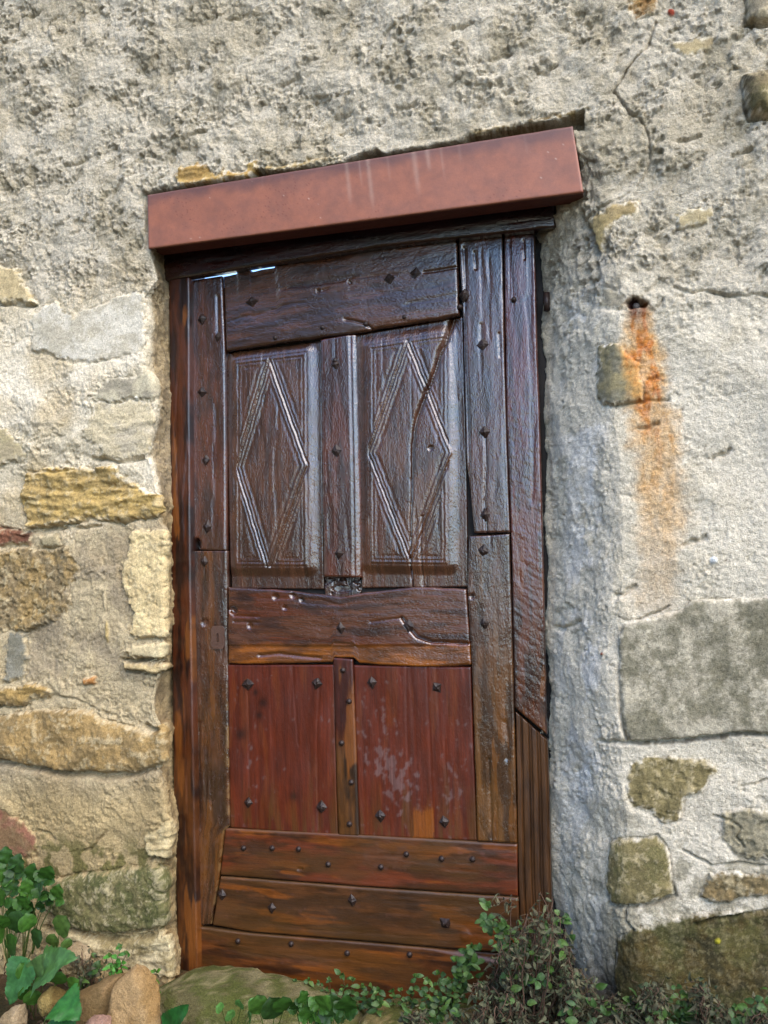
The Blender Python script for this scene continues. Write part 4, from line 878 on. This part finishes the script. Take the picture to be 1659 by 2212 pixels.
GL = lambda: lin(*random.choice([(70, 100, 42), (82, 114, 48), (60, 90, 40), (98, 126, 60), (76, 106, 54)]), .6)
def outward(c, p, up=.35):
    d = p-c; d[1] -= abs(d[1])*.2+.01; d = d/(np.linalg.norm(d)+1e-9); d[2] += up*.3; return d
def rvec(s=1.): return rng.normal(0, s, 3)
NF = np.array([.25, -.8, .62])
# pellitory: small opposite leaves round short stems
def pellitory(stems, label, group=None, size=.022, n=6, name='small_weed', col=None):
    pl = Plant()
    for (X0, Y0, X1, Y1, y) in stems:
        a = at(X0, Y0, y+.02); b = at(X1, Y1, y-.02)
        mid = (a+b)/2+np.array([rng.normal(0, .008), -.015, .005])
        pts = resample(np.array([a, mid, b]), 14); pl.stem(pts, .0016, .0008, lin(110, 90, 60, .6))
        k = max(3, n)
        for i in range(k):
            p = pts[int(2+(len(pts)-3)*i/(k-1))]
            for sgn in (-1, 1):
                d = np.array([sgn*(.8+.3*rng.normal()), -.45+.3*rng.normal(), .1+.45*rng.normal()])
                pl.leaf(p+rvec(.002), d, NF+rvec(.35), size*rng.uniform(.6, 1.15), size*rng.uniform(.42, .6), (GL() if col is None else col())*rng.uniform(.75, 1.25), 'ovate', rng.uniform(0, .7), .2)
        for i in range(3):
            pl.leaf(pts[-1], np.array([rng.normal(0, .6), -.5, .6+rng.normal(0, .4)]), NF+rvec(.4), size*.6, size*.35, GL()*1.25, 'ovate', .2, .3)
    return pl.build(name, label, 'weed', group)
G1 = 'little weeds sprouting along the doorstep'
pellitory([(662,2168,640,2120,.10),(664,2168,668,2118,.10)], 'tiny weed with one round leaf at the left end of the row on the doorstep', G1, .022, 3)
pellitory([(708,2162,690,2122,.08),(712,2164,712,2116,.08)], 'sparse wispy weed second from the left on the doorstep', G1, .018, 4)
pellitory([(752,2170,738,2106,.08),(756,2170,762,2118,.08),(750,2172,742,2140,.06)], 'forked weed with raised pale leaves on the doorstep', G1, .024, 4)
pellitory([(790,2180,780,2130,.06),(800,2182,805,2132,.05),(812,2186,818,2140,.04),(820,2190,820,2165,.02)], 'bushy weed with one large hanging leaf on the doorstep', G1, .028, 5)
pellitory([(852,2178,848,2140,.06),(868,2180,866,2138,.06),(888,2180,890,2142,.06),(880,2182,878,2160,.05)], 'low mat of very small leaves between two bushier weeds on the doorstep', G1, .018, 5)
pellitory([(905,2190,900,2110,.04),(925,2190,925,2118,.02),(940,2188,948,2104,.04),(955,2185,966,2125,.02),(920,2200,915,2150,.0),(945,2200,950,2160,.0)], 'thick leafy weed in the middle of the threshold', G1, .026, 6)
pellitory([(980,2180,975,2120,.03),(990,2170,1000,2085,.03),(1000,2150,1012,2055,.04),(1005,2120,985,2075,.02),(1015,2100,1020,2045,.03)], 'taller weed with pointed leaves beside the withered bush', G1, .030, 6)
# foreground shoots, lobed leaves
def lobed(cl, y, label, size=.035, name='celandine_plant', kind='lobe', stemto=None, col=None, group=None):
    pl = Plant(); cl = np.array([(*c_, 1.0)[:3] for c_ in cl], float)
    base_ = at(*(stemto or (cl[:, 0].mean(), cl[:, 1].max()+50)), y+.05)
    for row in cl:
        X, Y = row[0], row[1]; s_ = row[2] if len(row) > 2 else 1.0
        p = at(X, Y, y-.05*rng.random()); pl.stem([base_, (base_+p)/2+np.array([0, -.01, .012]), p], .002, .0011, lin(110, 130, 60, .6))
        d = outward(base_, p.copy()); L = size*s_
        c = (GL() if col is None else col())*rng.uniform(.8, 1.1)
        pl.leaf(p, d+rvec(.15), NF+rvec(.25), L, L*.9, c, kind, .35, .12)
        if kind == 'lobe':
            sd_ = np.cross(d/np.linalg.norm(d), NF)
            for sg in (-1, 1): pl.leaf(p-d/np.linalg.norm(d)*L*.15, sd_*sg+d*.3, NF+rvec(.2), L*.7, L*.6, c*rng.uniform(.85, 1.1), 'lobe', .3, .12)
    return pl.build(name, label, 'plant', group)
DG = lambda: lin(*random.choice([(54, 92, 30), (64, 106, 34), (48, 80, 30), (74, 116, 40)]), .6)
lobed([(15,1866),(32,1885,1.1),(2,1905),(22,1925),(8,1950),(48,1960,1.1),(30,1985),(60,1975)], -.10, 'tallest green plant with lobed leaves at the left edge', .054, stemto=(20, 2110), col=DG)
lobed([(72,1905,1.2),(95,1898,1.2),(60,1930),(85,1935)], -.12, 'green plant with rounded toothed leaves beside the mossy boulder', .050, stemto=(50, 2090), col=DG)
lobed([(100,1945,.9),(122,1940,1.1),(88,1962,.7)], -.12, 'sprig of three toothed leaves in front of the mossy boulder', .046, stemto=(70, 2060), col=DG)
lobed([(10,2005),(35,2015,1.2),(5,2035,1.2),(62,2010),(20,2060,1.2),(75,2040)], -.16, 'dark green leaf clump under the tall plant at the left edge', .058, stemto=(40, 2150), kind='round', col=DG)
lobed([(128,2020,1.5),(145,2050,.8),(112,2045)], -.16, 'pale green rounded leaf plant in front of the foundation stone', .046, stemto=(120, 2130), kind='round', col=lambda: lin(92, 122, 52, .62))
lobed([(62,2150),(75,2170,1.1),(95,2120),(55,2110),(120,2125),(150,2135)], -.20, 'trailing plant with round dark leaves between the loose stones', .050, stemto=(80, 2230), kind='round', col=DG)
def bigleaf(items, label, y=-.24):
    pl = Plant()
    for (X0, Y0, X1, Y1, wr, sx, sy, c) in items:
        a = at(X0, Y0, y); b = at(X1, Y1, y-.03); r = at(sx, sy, y+.03); L = np.linalg.norm(b-a)
        pl.stem([r, (r+a)/2+np.array([0, -.02, .0]), a], .003, .0018, lin(120, 130, 70, .6))
        pl.leaf(a, b-a, NF+rvec(.12), L, L*wr, lin(*c, .62), 'serr', .2, .18)
    return pl.build('broadleaf_plant', label, 'plant')
bigleaf([(78,2112,158,2058,.80,50,2190,(84,128,62)), (62,2070,10,2178,.72,70,2160,(70,122,66)), (75,2108,92,2062,.7,60,2180,(96,130,70))], 'plant with very large pale toothed leaves at the bottom left')
bigleaf([(128,2160,172,2200,1.1,90,2230,(52,112,40)), (120,2190,160,2240,1.0,90,2240,(50,104,44))], 'plant with crinkled bright leaves at the bottom beside the slab', -.30)
bigleaf([(360,2230,402,2170,.62,352,2260,(44,104,40))], 'single dark oval leaf rising in front of the doorstep', -.26)
lobed([(480,2182,.8),(520,2178,.9),(545,2178,.8),(500,2202,.9),(538,2205)], -.20, 'pale sprig with small leaves growing on the front of the doorstep', .036, stemto=(510, 2270), kind='round', col=lambda: lin(92, 140, 66, .62))
lobed([(562,2190,1.2),(592,2200,1.4),(612,2185,1.2)], -.30, 'cluster of broad smooth leaves at the bottom under the doorstep', .046, stemto=(590, 2280), kind='round', col=DG)
lobed([(655,2165,.8),(690,2175,1.2),(640,2180,.8),(665,2200)], -.30, 'plant of toothed leaves at the bottom middle', .046, stemto=(665, 2280), col=DG)
lobed([(720,2195,1.4),(745,2185,1.3),(700,2210)], -.30, 'rightmost bright plant of toothed leaves at the bottom middle', .046, stemto=(725, 2280), col=DG)
pellitory([(258,2110,262,2045,-.10),(262,2110,240,2065,-.10),(268,2108,275,2060,-.10),(258,2130,238,2090,-.12)], 'bright green seedling growing before the pale foundation stone', None, .024, 4, col=lambda: lin(84, 148, 50, .62))
pellitory([(338,2155,338,2100,-.10),(334,2150,330,2115,-.10)], 'lone bright rosette seedling between the slab and the doorstep', None, .022, 5, col=lambda: lin(104, 160, 50, .62))
pellitory([(1460,2215,1462,2130,-.05),(1470,2215,1480,2150,-.05),(1450,2215,1442,2160,-.05),(1480,2220,1492,2180,-.05)], 'upright green weed below the dark mossy block', None, .024, 7)
pellitory([(1370,2215,1365,2160,-.05),(1385,2215,1395,2180,-.05),(1345,2220,1340,2190,-.05)], 'leafy weed at the foot of the splayed jamb', None, .026, 5)
pellitory([(1560,2225,1550,2180,-.06),(1580,2225,1590,2175,-.06)], 'small green weed near the bottom right corner', None, .022, 5)
# the withered bush against the door
def dry(stems, green, label, dens=.6, name='withered_bush'):
    pl = Plant(); gp = Plant(); BR = lambda: lin(*random.choice([(112, 106, 78), (100, 96, 70), (116, 114, 82), (106, 110, 78), (82, 84, 58), (84, 96, 62)]), .48)
    for (X0, Y0, X1, Y1, dr, y) in stems:
        a = at(X0, Y0, y+.03); b = at(X1, Y1, y-.03); e_ = b+np.array([rng.normal(0, .02), -.02, -dr])
        pts = resample(np.array([a, (a+b)/2+rvec(.010), b, (b+e_)/2+np.array([.01, -.01, .01]), e_]), 30)
        pts += np.cumsum(rng.normal(0, .0012, pts.shape), 0)
        pl.stem(pts, .0026, .0008, lin(112, 84, 66, .6))
        for i in range(3, 30):
            for _ in range(int(rng.poisson(2.6*dens))):
                p = pts[i]+rvec(.006); d = rvec(1.); d[2] -= .6
                q = p+d/np.linalg.norm(d)*rng.uniform(.006, .03)
                if rng.random() < .6: pl.stem([p, q], .0007, .0004, lin(100, 80, 60, .6))
                pl.leaf(q, rvec(1.)+np.array([0, 0, -.8]), rvec(1.)+NF*.4, rng.uniform(.008, .026), rng.uniform(.004, .013), BR()*rng.uniform(.7, 1.3), 'ovate', rng.uniform(0, 1.4), rng.uniform(0, .8), rng.uniform(-.3, .6))
    for (X, Y, y) in green:
        c = at(X, Y, y)
        for _ in range(6):
            p = c+rvec(.013); gp.leaf(p, np.array([rng.normal(), -.3, rng.normal(.2, .7)]), NF+rvec(.35), rng.uniform(.018, .038), rng.uniform(.011, .019), GL()*rng.uniform(.8, 1.4), 'ovate', .4, .2)
    r = pl.build(name, label, 'bush', None, M_DRY)
    if gp.V: meshobj('green_leaves', gp.V, np.array(gp.F), M_LEAF, r, np.array(gp.C))
    return r
sts = []
for _ in range(72):
    t = rng.random(); X1 = 1020+270*t; top = np.interp(X1, [1000, 1060, 1100, 1150, 1175, 1200, 1240, 1300], [2150, 2080, 1930, 1960, 1895, 1950, 2060, 2150])
    Y1 = top+(2215-top)*rng.random()**1.4; X0 = 1130+(X1-1130)*.6+rng.normal(0, 20)
    sts.append((X0, 2260, X1, Y1, rng.uniform(.01, .07), rng.uniform(-.12, .08)))
dry(sts, [(1052,1972,.02),(1062,2000,.0),(1085,2010,.0),(1100,2030,-.02),(1110,2050,-.02),(1090,2045,-.03),(1075,2030,-.03),(1120,2020,-.02),(1125,2040,-.03),(1060,1990,.02),(1180,2015,-.02),(1150,2070,-.05),(1130,2100,-.08),(1220,1985,-.02),(1210,2030,-.05),(1030,2075,-.02),(1010,2115,-.03),(1110,2160,-.1),(1280,2170,-.1),(1240,2190,-.1),(1190,2120,-.1)],
    'withered brown bush with a few fresh green leaves against the lower right of the door')
def low_dry(x0, x1, n, lab, ytop=2120):
    s_ = [(rng.uniform(x0, x1), 2250, rng.uniform(x0, x1), rng.uniform(ytop, 2215), rng.uniform(.01, .04), rng.uniform(-.12, -.02)) for _ in range(n)]
    return dry(s_, [(rng.uniform(x0, x1), rng.uniform(ytop+20, 2206), -.1) for _ in range(3)], lab, .8, 'withered_weed')
low_dry(1300, 1450, 14, 'low withered weed at the foot of the right jamb')
low_dry(1500, 1670, 14, 'low withered weed in the bottom right corner')
low_dry(880, 1050, 12, 'low withered weed spilling over the right end of the doorstep', 2170)
low_dry(170, 215, 7, 'small withered weed behind the brown loose stone', 2060)

# ------------------------------------------------------------------ unseen house added across the lane to darken the varnish reflection
nh = tag(empty('reflection_block_house', (-8.5, -8.5, -.6)), 'unseen stone house added across the lane to darken the door reflection', 'house')
V, F = boxmesh([(-15, -2.0, -13, -7.2, -.7, 6.4)])
meshobj('wall', V, F, plain_mat('grey_masonry', (.16, .14, .11), .95, .6, 8, .3), nh, smooth=False)
V = [(-15.4, -13.4, 6.38), (-2.2, -13.4, 6.38), (-2.2, -6.8, 6.38), (-15.4, -6.8, 6.38), (-15.4, -10.1, 8.6), (-2.2, -10.1, 8.6)]
meshobj('roof', V, [(0, 1, 5, 4), (3, 4, 5, 2), (0, 4, 3), (1, 2, 5), (0, 3, 2, 1)], plain_mat('clay_tiles', (.22, .09, .05), .9, .6, 12, .3), nh, smooth=False)

# ------------------------------------------------------------------ fallen leaves and small debris on the soil
pl = Plant()
for _ in range(900):
    x = rng.uniform(-1.35, -.35) if rng.random() < .6 else rng.uniform(-.4, .9); y = rng.uniform(-.75, -.02)
    z = gz_at(x, y)+.03+rng.uniform(0, .02)
    pl.leaf(np.array([x, y, z]), rvec(1.)*np.array([1, 1, .25]), np.array([0, -.3, 1])+rvec(.4), rng.uniform(.012, .04), rng.uniform(.008, .02),
            lin(*random.choice([(120, 92, 62), (92, 70, 48), (140, 116, 84), (74, 60, 40)]), .6), 'ovate', rng.uniform(0, 1), .4, rng.uniform(-.2, .5))
o = meshobj('leaf_litter', pl.V, np.array(pl.F), M_DRY, None, np.array(pl.C)); tag(o, 'brown fallen leaves and bits scattered on the soil at the wall foot', 'leaf litter', None, 'stuff')
